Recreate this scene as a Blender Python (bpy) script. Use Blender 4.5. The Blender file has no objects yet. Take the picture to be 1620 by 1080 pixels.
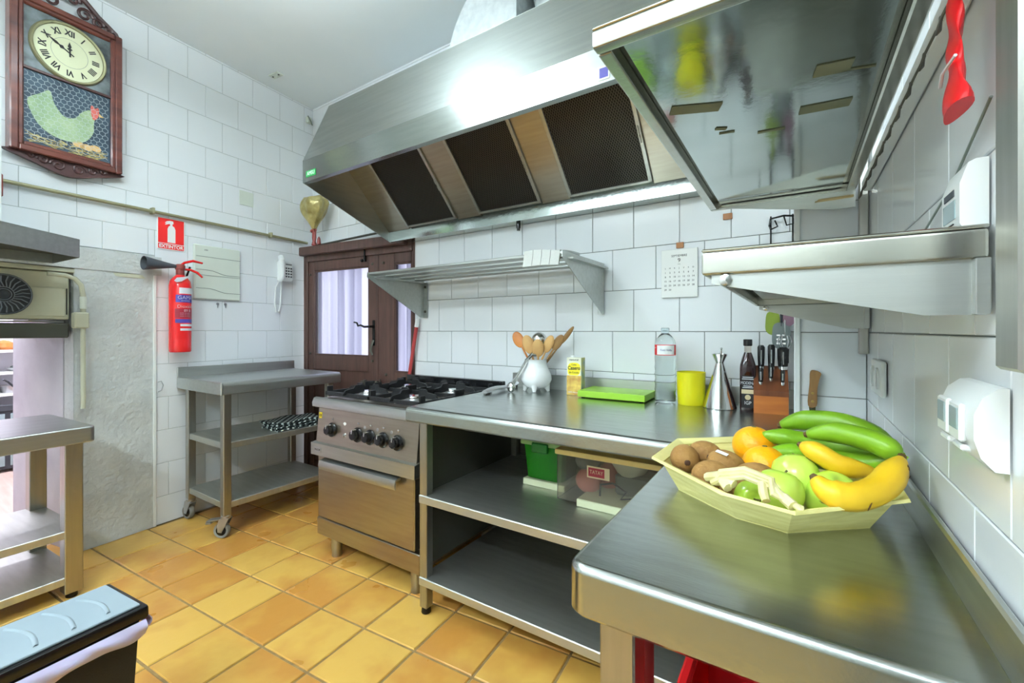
import bpy, bmesh, math, random
from mathutils import Vector, Matrix
R = math.radians
random.seed(7)
SC = bpy.context.scene
COL = SC.collection

# ---------------------------------------------------------------- camera
cam_d = bpy.data.cameras.new('camera')
cam_d.sensor_width = 36.0
cam_d.lens = 695.0 / 1620.0 * 36.0
cam_d.shift_y = -18.0 / 1620.0
cam_d.clip_start = 0.02
cam = bpy.data.objects.new('camera', cam_d)
COL.objects.link(cam)
cam.location = (0, 0, 1.17)
cam.rotation_euler = (R(90), 0, R(33))
SC.camera = cam

# ---------------------------------------------------------------- world, exposure, lamps
W = bpy.data.worlds.new('daylight')
SC.world = W
W.use_nodes = True
W.node_tree.nodes['Background'].inputs[0].default_value = (0.93, 0.94, 1.0, 1)
W.node_tree.nodes['Background'].inputs[1].default_value = 2.9
SC.view_settings.view_transform = 'Standard'
SC.view_settings.look = 'None'
SC.view_settings.exposure = 0.20
SC.view_settings.gamma = 1.0
SC.view_settings.use_curve_mapping = False
# open ceiling tubes: (x, y, z, length, rotation, watts down, watts up, colour)
LAMPS = [(-1.70, 0.30, 2.70, 1.30, 90, 14, 56, (0.86, 0.975, 1.04)),
         (-0.25, -1.50, 2.75, 0.90, 0, 58, 76, (0.86, 0.975, 1.04)),
         (-2.05, -1.70, 2.70, 1.20, 0, 14, 66, (0.86, 0.975, 1.04)),  # added fill lamp, unseen, evens out the room light
         (-4.75, 0.40, 2.30, 1.10, 90, 40, 60, (0.90, 0.90, 1.0))]

def area_light(name, loc, sx, sy, watts, col, parent=None, rot=(0, 0, 0)):
    d = bpy.data.lights.new(name, 'AREA')
    d.shape = 'RECTANGLE'; d.size = sx; d.size_y = sy
    d.energy = watts; d.color = col
    o = bpy.data.objects.new(name, d)
    COL.objects.link(o)
    o.location = loc; o.rotation_euler = rot
    if parent: o.parent = parent
    return o

# ---------------------------------------------------------------- materials
def lin(c):
    c = c / 255.0
    return c / 12.92 if c <= 0.04045 else ((c + 0.055) / 1.055) ** 2.4
def rgb(r, g, b): return (lin(r), lin(g), lin(b), 1)
MATS = {}
def mat(name, col, rough=0.5, metal=0.0, col2=None, nscale=8.0, nmap=(1, 1, 1), bump=0.0, bscale=60.0, bmap=None,
        rvar=0.0, trans=0.0, ior=1.45, emit=None, estr=0.0, rnd=0.0, detail=4.0, alpha=1.0, coat=0.0, sss=0.0):
    m = bpy.data.materials.new(name)
    m.use_nodes = True
    nt = m.node_tree; N = nt.nodes; L = nt.links
    b = N['Principled BSDF']
    b.inputs['Base Color'].default_value = col
    b.inputs['Roughness'].default_value = rough
    b.inputs['Metallic'].default_value = metal
    b.inputs['IOR'].default_value = ior
    b.inputs['Transmission Weight'].default_value = trans
    b.inputs['Alpha'].default_value = alpha
    b.inputs['Coat Weight'].default_value = coat
    if sss:
        b.inputs['Subsurface Weight'].default_value = sss
        b.inputs['Subsurface Scale'].default_value = 0.01
    if emit:
        b.inputs['Emission Color'].default_value = emit
        b.inputs['Emission Strength'].default_value = estr
    tc = None
    if col2 is not None or rvar or bump:
        tc = N.new('ShaderNodeTexCoord')
        mp = N.new('ShaderNodeMapping'); mp.inputs['Scale'].default_value = nmap
        L.new(tc.outputs['Object'], mp.inputs['Vector'])
        vec = mp.outputs['Vector']
        if rnd:
            oi = N.new('ShaderNodeObjectInfo')
            ad = N.new('ShaderNodeVectorMath'); ad.operation = 'ADD'
            ml = N.new('ShaderNodeMath'); ml.operation = 'MULTIPLY'; ml.inputs[1].default_value = 37.0
            L.new(oi.outputs['Random'], ml.inputs[0])
            L.new(vec, ad.inputs[0]); L.new(ml.outputs[0], ad.inputs[1])
            vec = ad.outputs[0]
        nz = N.new('ShaderNodeTexNoise'); nz.inputs['Scale'].default_value = nscale; nz.inputs['Detail'].default_value = detail
        L.new(vec, nz.inputs['Vector'])
        if col2 is not None:
            rp = N.new('ShaderNodeValToRGB')
            rp.color_ramp.elements[0].position = 0.33; rp.color_ramp.elements[0].color = col
            rp.color_ramp.elements[1].position = 0.67; rp.color_ramp.elements[1].color = col2
            fac = nz.outputs['Fac']
            if rnd:
                mx = N.new('ShaderNodeMath'); mx.operation = 'MULTIPLY_ADD'
                sb = N.new('ShaderNodeMath'); sb.operation = 'SUBTRACT'; sb.inputs[1].default_value = 0.5
                L.new(oi.outputs['Random'], sb.inputs[0])
                L.new(sb.outputs[0], mx.inputs[0]); mx.inputs[1].default_value = rnd
                L.new(fac, mx.inputs[2]); fac = mx.outputs[0]
            L.new(fac, rp.inputs['Fac'])
            L.new(rp.outputs['Color'], b.inputs['Base Color'])
        if rvar:
            mr = N.new('ShaderNodeMapRange')
            mr.inputs['To Min'].default_value = max(0.02, rough - rvar); mr.inputs['To Max'].default_value = rough + rvar
            L.new(nz.outputs['Fac'], mr.inputs['Value'])
            L.new(mr.outputs['Result'], b.inputs['Roughness'])
        if bump:
            n2 = N.new('ShaderNodeTexNoise'); n2.inputs['Scale'].default_value = bscale; n2.inputs['Detail'].default_value = 5
            if bmap:
                mp2 = N.new('ShaderNodeMapping'); mp2.inputs['Scale'].default_value = bmap
                L.new(tc.outputs['Object'], mp2.inputs['Vector']); L.new(mp2.outputs['Vector'], n2.inputs['Vector'])
            else:
                L.new(tc.outputs['Object'], n2.inputs['Vector'])
            bp = N.new('ShaderNodeBump'); bp.inputs['Strength'].default_value = bump; bp.inputs['Distance'].default_value = 0.02
            L.new(n2.outputs['Fac'], bp.inputs['Height'])
            L.new(bp.outputs['Normal'], b.inputs['Normal'])
    MATS[name] = m
    return m

mat('tile_white', rgb(232, 236, 238), 0.13, rvar=0.04, nscale=3, bump=0.012, bscale=9)
mat('grout_wall', rgb(120, 126, 122), 0.9)
mat('grout_pale', rgb(168, 174, 172), 0.9)
mat('plaster', rgb(205, 209, 206), 0.85, col2=rgb(188, 192, 190), nscale=5, bump=0.5, bscale=38)
mat('plaster_smooth', rgb(208, 208, 212), 0.8, col2=rgb(190, 188, 196), nscale=3, bump=0.2, bscale=14)
mat('ceiling_paint', rgb(240, 246, 248), 0.75, col2=rgb(236, 243, 245), nscale=2)
mat('room_paint', rgb(222, 224, 222), 0.7)
mat('far_paint', rgb(228, 226, 234), 0.7)
mat('far_floor', rgb(206, 172, 156), 0.4, col2=rgb(222, 196, 182), nscale=3, nmap=(1, 8, 1))
mat('trim_white', rgb(236, 240, 238), 0.35)
mat('terracotta', rgb(182, 128, 58), 0.30, col2=rgb(206, 164, 80), nscale=5.0, rnd=0.42, rvar=0.08, bump=0.10, bscale=14, detail=3)
mat('grout_floor', rgb(148, 122, 76), 0.85, col2=rgb(122, 98, 62), nscale=20)
def steel(name, c, r, nmap, rv=0.07, bump=0.02, aniso=0.0, tangent=(0, 0, 1)):
    m = mat(name, rgb(*c), r, 1.0, col2=rgb(*[max(0, v - 9) for v in c]), nscale=3.0, nmap=nmap, rvar=rv, bump=bump, bscale=3.0,
               bmap=tuple(v * 9 for v in nmap))
    if aniso:
        nt = m.node_tree; b = nt.nodes['Principled BSDF']
        b.inputs['Anisotropic'].default_value = aniso
        vt = nt.nodes.new('ShaderNodeVectorTransform'); vt.vector_type = 'VECTOR'; vt.convert_from = 'OBJECT'; vt.convert_to = 'WORLD'
        vt.inputs[0].default_value = tangent
        nt.links.new(vt.outputs[0], b.inputs['Tangent'])
    return m
steel('steel_top', (184, 189, 185), 0.24, (2, 18, 2), 0.06)
steel('steel_x', (190, 193, 189), 0.36, (1.5, 20, 20))
steel('steel_y', (200, 203, 200), 0.36, (20, 1.5, 20))
steel('steel_z', (178, 177, 170), 0.36, (20, 20, 1.5))
steel('steel_hood', (172, 177, 172), 0.25, (1.2, 14, 14), 0.04, 0.01, 0.93)
steel('steel_satin', (194, 194, 184), 0.25, (1.5, 12, 12), 0.05)
steel('steel_warm', (170, 162, 148), 0.33, (1.5, 20, 20), 0.06)
steel('steel_shelf', (206, 208, 202), 0.48, (1.5, 14, 2), 0.08)
steel('steel_mirror', (196, 204, 200), 0.10, (2, 2, 2), 0.04, 0.01)
mat('galvanised', rgb(222, 228, 228), 0.42, 0.45, col2=rgb(200, 206, 208), nscale=26, rvar=0.08)
mat('chrome', rgb(214, 214, 212), 0.12, 1.0)
mat('silver_dull', rgb(186, 188, 190), 0.32, 0.9)
mat('cast_iron', rgb(30, 31, 33), 0.42, 0.2, bump=0.15, bscale=120)
mat('enamel_black', rgb(22, 23, 25), 0.22, coat=0.3)
mat('black_plastic', rgb(16, 16, 17), 0.22)
mat('black_matte', rgb(34, 33, 30), 0.6, bump=0.1, bscale=200)
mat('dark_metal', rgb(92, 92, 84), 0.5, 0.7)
mat('filter_mesh', rgb(92, 88, 80), 0.4, 0.8)
mat('filter_dark', rgb(30, 29, 26), 0.75)
mat('rubber_grey', rgb(128, 126, 118), 0.6)
mat('wood_door', rgb(88, 62, 54), 0.42, col2=rgb(66, 45, 39), nscale=3, nmap=(12, 12, 1), bump=0.08, bscale=20, bmap=(14, 14, 1))
mat('wood_clock', rgb(112, 58, 46), 0.35, col2=rgb(74, 36, 30), nscale=4, nmap=(1, 4, 4), bump=0.05, bscale=40, coat=0.3)
mat('wood_clock_dark', rgb(70, 42, 40), 0.4, coat=0.2)
mat('wood_block', rgb(184, 108, 44), 0.38, col2=rgb(158, 86, 32), nscale=4, nmap=(1, 1, 9))
mat('wood_block_top', rgb(120, 66, 32), 0.4, col2=rgb(96, 50, 24), nscale=4, nmap=(9, 1, 1))
mat('wood_spoon', rgb(206, 164, 104), 0.55, col2=rgb(184, 136, 78), nscale=6, nmap=(3, 3, 1))
mat('wood_spoon_orange', rgb(192, 120, 52), 0.45, col2=rgb(168, 98, 40), nscale=6)
mat('wood_handle', rgb(150, 112, 64), 0.5, col2=rgb(120, 86, 46), nscale=6, nmap=(6, 6, 1))
mat('stick_wood', rgb(206, 186, 140), 0.7)
mat('glass_frost', rgb(242, 243, 250), 0.16, trans=0.95, ior=1.08)
mat('glass_clear', rgb(250, 252, 252), 0.02, trans=1.0, ior=1.45)
mat('white_plastic', rgb(234, 238, 236), 0.32)
mat('cream_plastic', rgb(212, 220, 208), 0.4)
mat('grey_line', rgb(128, 138, 130), 0.5)
mat('ceramic', rgb(240, 242, 242), 0.12, coat=0.4)
mat('red_ext', rgb(222, 30, 32), 0.22, coat=0.5)
mat('red_sign', rgb(226, 40, 38), 0.45)
mat('red_plastic', rgb(206, 22, 28), 0.35, sss=0.05)
mat('red_wood', rgb(160, 52, 52), 0.5)
mat('brown_red', rgb(128, 54, 48), 0.4)
mat('white_paint', rgb(240, 242, 240), 0.5)
mat('label_blue', rgb(72, 66, 150), 0.4)
mat('label_dark_red', rgb(150, 30, 50), 0.4)
mat('label_silver', rgb(214, 216, 222), 0.35)
mat('ink', rgb(40, 40, 40), 0.6)
mat('ink_grey', rgb(130, 134, 132), 0.6)
mat('paper', rgb(240, 242, 238), 0.6)
mat('brass_old', rgb(150, 146, 112), 0.45, 0.6)
mat('brass', rgb(178, 150, 84), 0.3, 0.9)
mat('copper_tape', rgb(160, 104, 54), 0.45)
mat('pipe_metal', rgb(152, 148, 116), 0.4, 0.5)
mat('clock_face', rgb(232, 234, 196), 0.4)
mat('clock_picture', rgb(40, 46, 48), 0.35, col2=rgb(130, 140, 142), nscale=14)
mat('clock_picture_low', rgb(36, 52, 66), 0.5, col2=rgb(62, 82, 96), nscale=8)
mat('hen_body', rgb(170, 188, 146), 0.5, col2=rgb(134, 158, 122), nscale=14)
mat('hen_red', rgb(200, 96, 84), 0.5)
mat('hen_beak', rgb(230, 190, 120), 0.5)
mat('straw', rgb(206, 190, 124), 0.6, col2=rgb(150, 126, 70), nscale=30)
mat('egg', rgb(216, 178, 120), 0.4)
mat('wire_pale', rgb(190, 200, 200), 0.5)
mat('gold_foil', rgb(190, 178, 122), 0.3, 0.35, col2=rgb(140, 124, 66), nscale=14, bump=0.5, bscale=22)
mat('curtain', rgb(240, 240, 250), 0.7)
mat('green_board', rgb(140, 186, 46), 0.42)
mat('yellow_cup', rgb(222, 212, 16), 0.35, sss=0.1)
mat('pet_clear', rgb(240, 248, 250), 0.05, trans=0.97, ior=1.30)
mat('glass_bottle', rgb(220, 210, 200), 0.03, trans=1.0, ior=1.3)
mat('vinegar', rgb(40, 18, 20), 0.06, coat=0.5)
mat('label_red', rgb(212, 36, 40), 0.4)
mat('label_black', rgb(26, 26, 28), 0.45)
mat('label_cream', rgb(214, 200, 160), 0.5)
mat('carton_white', rgb(232, 232, 210), 0.4)
mat('carton_yellow', rgb(238, 220, 44), 0.4)
mat('carton_food', rgb(222, 194, 96), 0.45, col2=rgb(176, 128, 58), nscale=34)
mat('carton_side', rgb(206, 196, 96), 0.45, col2=rgb(128, 158, 170), nscale=24)
mat('tray_raffia', rgb(240, 232, 158), 0.55, col2=rgb(222, 212, 132), nscale=6, nmap=(2, 2, 20), bump=0.15, bscale=40)
mat('raffia', rgb(226, 220, 170), 0.6, col2=rgb(198, 186, 128), nscale=30)
mat('kiwi', rgb(158, 118, 62), 0.75, col2=rgb(134, 96, 46), nscale=20, bump=0.25, bscale=160)
mat('kiwi_tip', rgb(70, 44, 26), 0.8)
mat('orange_peel', rgb(255, 180, 14), 0.38, col2=rgb(250, 164, 6), nscale=10, bump=0.15, bscale=150)
mat('apple_green', rgb(174, 212, 60), 0.25, col2=rgb(198, 224, 98), nscale=12, coat=0.3)
mat('banana_green', rgb(108, 158, 24), 0.36, col2=rgb(132, 178, 36), nscale=12)
mat('banana_yellow', rgb(220, 174, 20), 0.42, col2=rgb(232, 190, 40), nscale=12)
mat('banana_tip', rgb(92, 72, 36), 0.7)
mat('banana_spot', rgb(96, 66, 26), 0.6)
mat('stalk', rgb(92, 84, 40), 0.7)
mat('green_box', rgb(60, 176, 44), 0.16, trans=0.55, ior=1.2)
mat('green_box_pale', rgb(176, 214, 140), 0.3, trans=0.3, ior=1.2)
mat('green_clip', rgb(12, 110, 34), 0.3)
mat('box_clear', rgb(234, 230, 220), 0.16, trans=0.93, ior=1.12)
mat('box_lid', rgb(228, 204, 128), 0.35)
mat('box_base', rgb(222, 228, 190), 0.4)
mat('pink_thing', rgb(208, 128, 118), 0.5)
mat('grey_thing', rgb(110, 120, 118), 0.5)
mat('mauve', rgb(126, 94, 108), 0.5)
mat('olive_green', rgb(132, 152, 44), 0.45)
mat('bin_lid', rgb(142, 154, 160), 0.38, col2=rgb(132, 146, 153), nscale=4)
mat('bag_lilac', rgb(206, 198, 232), 0.32, sss=0.1)
mat('unit_cream', rgb(200, 200, 176), 0.6, col2=rgb(184, 184, 160), nscale=4)
mat('fan_dark', rgb(64, 68, 74), 0.55)
mat('fan_light', rgb(120, 126, 134), 0.5)
mat('towel_white', rgb(206, 210, 206), 0.9, bump=0.3, bscale=300)
mat('towel_stripe', rgb(120, 126, 122), 0.9)
mat('yellow_sticker', rgb(232, 208, 40), 0.5)
mat('green_sticker', rgb(40, 150, 76), 0.45)
mat('diffuser', rgb(245, 250, 248), 0.4, emit=(0.93, 1.0, 0.965, 1), estr=3.0)
mat('screen_grey', rgb(150, 170, 172), 0.25)
mat('tape_residue', rgb(120, 124, 100), 0.8)
# dotted tea towel: white spots on black, along the cloth's own coordinates
def dotted():
    m = bpy.data.materials.new('dotted_cloth'); m.use_nodes = True
    nt = m.node_tree; N = nt.nodes; L = nt.links; b = N['Principled BSDF']; b.inputs['Roughness'].default_value = 0.9
    tc = N.new('ShaderNodeTexCoord'); vo = N.new('ShaderNodeTexVoronoi'); vo.inputs['Scale'].default_value = 38; vo.inputs['Randomness'].default_value = 0.0
    mp = N.new('ShaderNodeMapping'); mp.inputs['Rotation'].default_value = (0, 0, R(45))
    L.new(tc.outputs['UV'], mp.inputs['Vector']); L.new(mp.outputs['Vector'], vo.inputs['Vector'])
    vo.voronoi_dimensions = '2D'
    rp = N.new('ShaderNodeValToRGB'); rp.color_ramp.interpolation = 'CONSTANT'
    rp.color_ramp.elements[0].color = rgb(214, 226, 222); rp.color_ramp.elements[1].position = 0.27; rp.color_ramp.elements[1].color = rgb(26, 36, 36)
    L.new(vo.outputs['Distance'], rp.inputs['Fac']); L.new(rp.outputs['Color'], b.inputs['Base Color'])
    MATS['dotted_cloth'] = m
dotted()
def translucent(name, col, col2, w=0.75):
    m = bpy.data.materials.new(name); m.use_nodes = True
    nt = m.node_tree; N = nt.nodes; L = nt.links
    tc = N.new('ShaderNodeTexCoord'); mp = N.new('ShaderNodeMapping'); mp.inputs['Scale'].default_value = (16, 0.0, 0.15)
    nz = N.new('ShaderNodeTexNoise'); nz.inputs['Scale'].default_value = 1.0; nz.inputs['Detail'].default_value = 2
    rp = N.new('ShaderNodeValToRGB'); rp.color_ramp.elements[0].position = 0.36; rp.color_ramp.elements[0].color = col2
    rp.color_ramp.elements[1].position = 0.56; rp.color_ramp.elements[1].color = col
    L.new(tc.outputs['Object'], mp.inputs['Vector']); L.new(mp.outputs['Vector'], nz.inputs['Vector']); L.new(nz.outputs['Fac'], rp.inputs['Fac'])
    t = N.new('ShaderNodeBsdfTranslucent'); d = N.new('ShaderNodeBsdfDiffuse')
    L.new(rp.outputs['Color'], t.inputs['Color']); L.new(rp.outputs['Color'], d.inputs['Color'])
    x = N.new('ShaderNodeMixShader'); x.inputs[0].default_value = w
    L.new(d.outputs[0], x.inputs[1]); L.new(t.outputs[0], x.inputs[2]); L.new(x.outputs[0], N['Material Output'].inputs['Surface'])
    MATS[name] = m
translucent('curtain', rgb(240, 240, 248), rgb(176, 176, 192))  # grey streaks paint the shade of the folds into the cloth colour

# ---------------------------------------------------------------- mesh helpers
class MB:
    def __init__(s): s.bm = bmesh.new(); s.wn = False
    def box(s, x0, x1, y0, y1, z0, z1, bevel=0.0, seg=1, m=None):
        vs = bmesh.ops.create_cube(s.bm, size=1.0)['verts']
        for v in vs:
            v.co = Vector(((x0 + x1) / 2 + v.co.x * (x1 - x0), (y0 + y1) / 2 + v.co.y * (y1 - y0), (z0 + z1) / 2 + v.co.z * (z1 - z0)))
        if bevel > 0:
            s.wn = True
            es = list({e for v in vs for e in v.link_edges})
            r = bmesh.ops.bevel(s.bm, geom=es, offset=bevel, segments=seg, profile=0.5, affect='EDGES', clamp_overlap=True)
            vs = list({v for f in r['faces'] for v in f.verts} | {v for v in vs if v.is_valid})
        if m is not None:
            for v in vs: v.co = m @ v.co
        return s
    def obox(s, c, size, rot=(0, 0, 0), bevel=0.0):
        from mathutils import Euler
        m = Matrix.Translation(c) @ Euler(rot).to_matrix().to_4x4()
        a, b, d = size
        return s.box(-a / 2, a / 2, -b / 2, b / 2, -d / 2, d / 2, bevel, m=m)
    def prism(s, poly, axis, a0, a1):
        def P(u, v, a):
            return {'x': (a, u, v), 'y': (u, a, v), 'z': (u, v, a)}[axis]
        A = [s.bm.verts.new(P(u, v, a0)) for u, v in poly]
        B = [s.bm.verts.new(P(u, v, a1)) for u, v in poly]
        n = len(poly)
        s.bm.faces.new(A); s.bm.faces.new(list(reversed(B)))
        for i in range(n):
            s.bm.faces.new((A[i], B[i], B[(i + 1) % n], A[(i + 1) % n]))
        return s
    def tube(s, pts, r, n=8, cap=True, squash=None):
        pts = [Vector(p) for p in pts]
        rs = r if isinstance(r, (list, tuple)) else [r] * len(pts)
        rings = []; up = None
        for i, p in enumerate(pts):
            if i == 0: d = pts[1] - p
            elif i == len(pts) - 1: d = p - pts[i - 1]
            else: d = (pts[i + 1] - p).normalized() + (p - pts[i - 1]).normalized()
            d.normalize()
            if up is None:
                up = Vector((0, 0, 1)) if abs(d.z) < 0.9 else Vector((1, 0, 0))
            a = d.cross(up)
            if a.length < 1e-4: a = d.orthogonal()
            a.normalize(); b = a.cross(d).normalized(); up = b
            q = squash if squash else 1.0
            rings.append([s.bm.verts.new(p + rs[i] * (math.cos(t) * a + q * math.sin(t) * b)) for t in [2 * math.pi * k / n for k in range(n)]])
        for A, B in zip(rings, rings[1:]):
            for k in range(n):
                s.bm.faces.new((A[k], A[(k + 1) % n], B[(k + 1) % n], B[k]))
        if cap:
            s.bm.faces.new(list(reversed(rings[0]))); s.bm.faces.new(rings[-1])
        return s
    def cyl(s, p0, p1, r0, r1=None, n=18): return s.tube([p0, p1], [r0, r0 if r1 is None else r1], n)
    def lathe(s, prof, c=(0, 0, 0), n=28, axis='z', closed=True):
        rings = []
        def P(r, h, t):
            x, y = r * math.cos(t), r * math.sin(t)
            q = {'z': (x, y, h), 'y': (x, h, y), 'x': (h, x, y)}[axis]
            return Vector(q) + Vector(c)
        for r, h in prof:
            if r < 1e-5: rings.append([s.bm.verts.new(P(0, h, 0))])
            else: rings.append([s.bm.verts.new(P(r, h, 2 * math.pi * k / n)) for k in range(n)])
        for A, B in zip(rings, rings[1:]):
            for k in range(n):
                k2 = (k + 1) % n
                if len(A) == 1 and len(B) == 1: continue
                if len(A) == 1: s.bm.faces.new((A[0], B[k2], B[k]))
                elif len(B) == 1: s.bm.faces.new((A[k], A[k2], B[0]))
                else: s.bm.faces.new((A[k], A[k2], B[k2], B[k]))
        if closed:
            if len(rings[0]) > 1: s.bm.faces.new(list(reversed(rings[0])))
            if len(rings[-1]) > 1: s.bm.faces.new(rings[-1])
        return s
    def ball(s, c, r, n=16, m=10):
        rx, ry, rz = r if isinstance(r, (tuple, list)) else (r, r, r)
        before = set(s.bm.verts)
        s.lathe([(math.sin(math.pi * i / m), -math.cos(math.pi * i / m)) for i in range(m + 1)], n=n, closed=False)
        for v in s.bm.verts:
            if v not in before: v.co = Vector((c[0] + v.co.x * rx, c[1] + v.co.y * ry, c[2] + v.co.z * rz))
        return s
    def sheet(s, f, nu, nv, thick=0.0):
        g = [[s.bm.verts.new(f(i / nu, j / nv)) for j in range(nv + 1)] for i in range(nu + 1)]
        fs = [s.bm.faces.new((g[i][j], g[i + 1][j], g[i + 1][j + 1], g[i][j + 1])) for i in range(nu) for j in range(nv)]
        if thick:
            bmesh.ops.recalc_face_normals(s.bm, faces=fs)
            r = bmesh.ops.solidify(s.bm, geom=fs, thickness=thick)
        return s
    def xf(s, m):
        bmesh.ops.transform(s.bm, matrix=m, verts=s.bm.verts); return s
    def mesh(s, name, smooth=True, ang=35):
        bmesh.ops.recalc_face_normals(s.bm, faces=s.bm.faces)
        me = bpy.data.meshes.new(name)
        s.bm.to_mesh(me); s.bm.free()
        if smooth:
            me.polygons.foreach_set('use_smooth', [True] * len(me.polygons))
            me.set_sharp_from_angle(angle=R(ang))
        me.update()
        return me
    def obj(s, name, m, parent=None, loc=(0, 0, 0), rot=(0, 0, 0), smooth=True, ang=35):
        me = s.mesh(name, smooth, ang)
        o = put(name, me, m, parent, loc, rot)
        if smooth and s.wn:
            w = o.modifiers.new('flat_faces', 'WEIGHTED_NORMAL'); w.keep_sharp = True; w.weight = 80
        return o

def put(name, me, m, parent=None, loc=(0, 0, 0), rot=(0, 0, 0)):
    if m is not None and len(me.materials) == 0: me.materials.append(MATS[m])
    o = bpy.data.objects.new(name, me)
    COL.objects.link(o)
    o.location = loc; o.rotation_euler = rot
    if parent: o.parent = parent
    return o
def tag(o, label, cat, group=None):
    o['label'] = label; o['category'] = cat
    if group: o['group'] = group
    return o
def thing(name, label, cat, loc=(0, 0, 0), rz=0.0, group=None):
    o = bpy.data.objects.new(name, None)
    COL.objects.link(o)
    o.empty_display_size = 0.05
    o.location = loc; o.rotation_euler = (0, 0, R(rz))
    return tag(o, label, cat, group)
def struct(o): o['kind'] = 'structure'; return o
def copy_tree(o, parent=None):
    c = o.copy(); COL.objects.link(c); c.parent = parent
    for ch in list(o.children): copy_tree(ch, c)
    return c
def text(name, body, size, m, parent, loc, rot=(R(90), 0, 0), ext=0.0004, align='CENTER', sx=1.0, bold=0.0):
    cu = bpy.data.curves.new(name, 'FONT')
    cu.body = body; cu.size = size; cu.extrude = ext; cu.align_x = align; cu.align_y = 'CENTER'; cu.resolution_u = 3
    cu.offset = bold
    t = bpy.data.objects.new(name, cu)
    COL.objects.link(t)
    bpy.context.view_layer.update()
    me = bpy.data.meshes.new_from_object(t)
    bpy.data.objects.remove(t); bpy.data.curves.remove(cu)
    if sx != 1.0:
        for v in me.vertices: v.co.x *= sx
    me.materials.clear()
    return put(name, me, m, parent, loc, rot)

# tiles laid on a plane: local x runs along the wall, z up, the face looks towards -y
_tile_cache = {}
def tile_mesh(w, h, th, ch, m, flat=False):
    k = (round(w, 4), round(h, 4), th, ch, m, flat)
    if k in _tile_cache: return _tile_cache[k]
    bm = bmesh.new(); r = []
    for (a, d) in ((0, th), (0, ch), (ch, 0)):
        q = [(-w / 2 + a, -h / 2 + a), (w / 2 - a, -h / 2 + a), (w / 2 - a, h / 2 - a), (-w / 2 + a, h / 2 - a)]
        r.append([bm.verts.new((x, y, -d) if flat else (x, d, y)) for x, y in q])
    for A, B in zip(r, r[1:]):
        for i in range(4): bm.faces.new((A[i], A[(i + 1) % 4], B[(i + 1) % 4], B[i]))
    bm.faces.new(r[2])
    bmesh.ops.recalc_face_normals(bm, faces=bm.faces)
    if r[2] and (bm.faces[-1:] if False else True):
        pass
    me = bpy.data.meshes.new('tile'); bm.to_mesh(me); bm.free()
    # open back: make sure the visible face points outwards
    f = me.polygons[len(me.polygons) - 1]
    if (f.normal.z < 0 if flat else f.normal.y > 0): me.flip_normals()
    me.materials.append(MATS[m]); _tile_cache[k] = me
    return me
def cut(rects, h):
    out = []
    for (a, b, c, d) in rects:
        x0, x1, y0, y1 = h
        if x1 <= a or x0 >= b or y1 <= c or y0 >= d: out.append((a, b, c, d)); continue
        if a < x0: out.append((a, x0, c, d))
        if x1 < b: out.append((x1, b, c, d))
        m0, m1 = max(a, x0), min(b, x1)
        if c < y0: out.append((m0, m1, c, y0))
        if y1 < d: out.append((m0, m1, y1, d))
    return out
def lay_tiles(parent, u0, u1, v0, v1, pu, pv, ou, ov, holes, m, stagger=0.5, gap=0.0022, th=0.008, ch=0.0015, flat=False, keep=None):
    j = math.floor((v0 - ov) / pv)
    while ov + j * pv < v1:
        off = ou + (stagger * pu if j % 2 else 0)
        i = math.floor((u0 - off) / pu)
        while off + i * pu < u1:
            r = (max(u0, off + i * pu), min(u1, off + (i + 1) * pu), max(v0, ov + j * pv), min(v1, ov + (j + 1) * pv))
            i += 1
            if r[1] - r[0] < 0.012 or r[3] - r[2] < 0.012: continue
            rs = [r]
            for h in holes: rs = cut(rs, h)
            for (a, b, c, d) in rs:
                w, hh = b - a - gap, d - c - gap
                if w < 0.01 or hh < 0.01: continue
                cx, cy = (a + b) / 2, (c + d) / 2
                if keep and not keep(cx, cy): continue
                put('tile', tile_mesh(w, hh, th, ch, m, flat), None, parent, (cx, cy, 0) if flat else (cx, 0, cy))
        j += 1

# ================================================================ THE SETTING
CEIL = 2.98
# floor: bed plus the tiles of the kitchen (frame turned 4.2 degrees like the laid tiles)
floor = struct(MB().box(-3.6, 0.5, -2.75, 2.6, -0.10, -0.005).obj('floor', 'grout_floor', smooth=False))
floor.location = (-2.928, 0.768, 0); floor.rotation_euler = (0, 0, R(4.23))
floor.data.transform((Matrix.Translation((-2.928, 0.768, 0)) @ Matrix.Rotation(R(4.23), 4, 'Z')).inverted())
_w2 = Matrix.Translation((-2.928, 0.768, 0)) @ Matrix.Rotation(R(4.23), 4, 'Z')
def _keepf(u, v):
    p = _w2 @ Vector((u, v, 0))
    return -3.33 < p.x < 0.10 and -0.55 < p.y < 2.1
lay_tiles(floor, -0.9, 3.4, -1.6, 1.5, 0.2538, 0.2538, 0, 0, [], 'terracotta', stagger=0, gap=0.010, th=0.014, ch=0.003, flat=True, keep=_keepf)

# left wall with its thick, rough opening (local x runs along the wall, -y looks into the room)
LW_O, LW_R = (-3.217, 1.038, 0), 96.0
wb = MB()
wb.box(-0.36, 1.30, 0.004, 0.84, 0, CEIL)
wb.box(-1.45, -0.36, 0.004, 0.84, 1.50, CEIL)
wb.box(-3.75, -1.45, 0.004, 0.84, 0, CEIL)
wall_left = struct(wb.obj('wall_left', 'plaster', None, LW_O, (0, 0, R(LW_R)), smooth=False))
MB().box(0.0, 1.25, 0.0022, 0.005, 0, CEIL).box(-1.5, 0.0, 0.0022, 0.005, 1.615, CEIL).obj('grout_bed', 'grout_pale', wall_left, smooth=False)
lay_tiles(wall_left, -0.86, 1.19, 0, CEIL, 0.2105, 0.2, 0.283 - 0.2105, 0.966, [(-2, 0.0, -1, 1.615)], 'tile_white')
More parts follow.
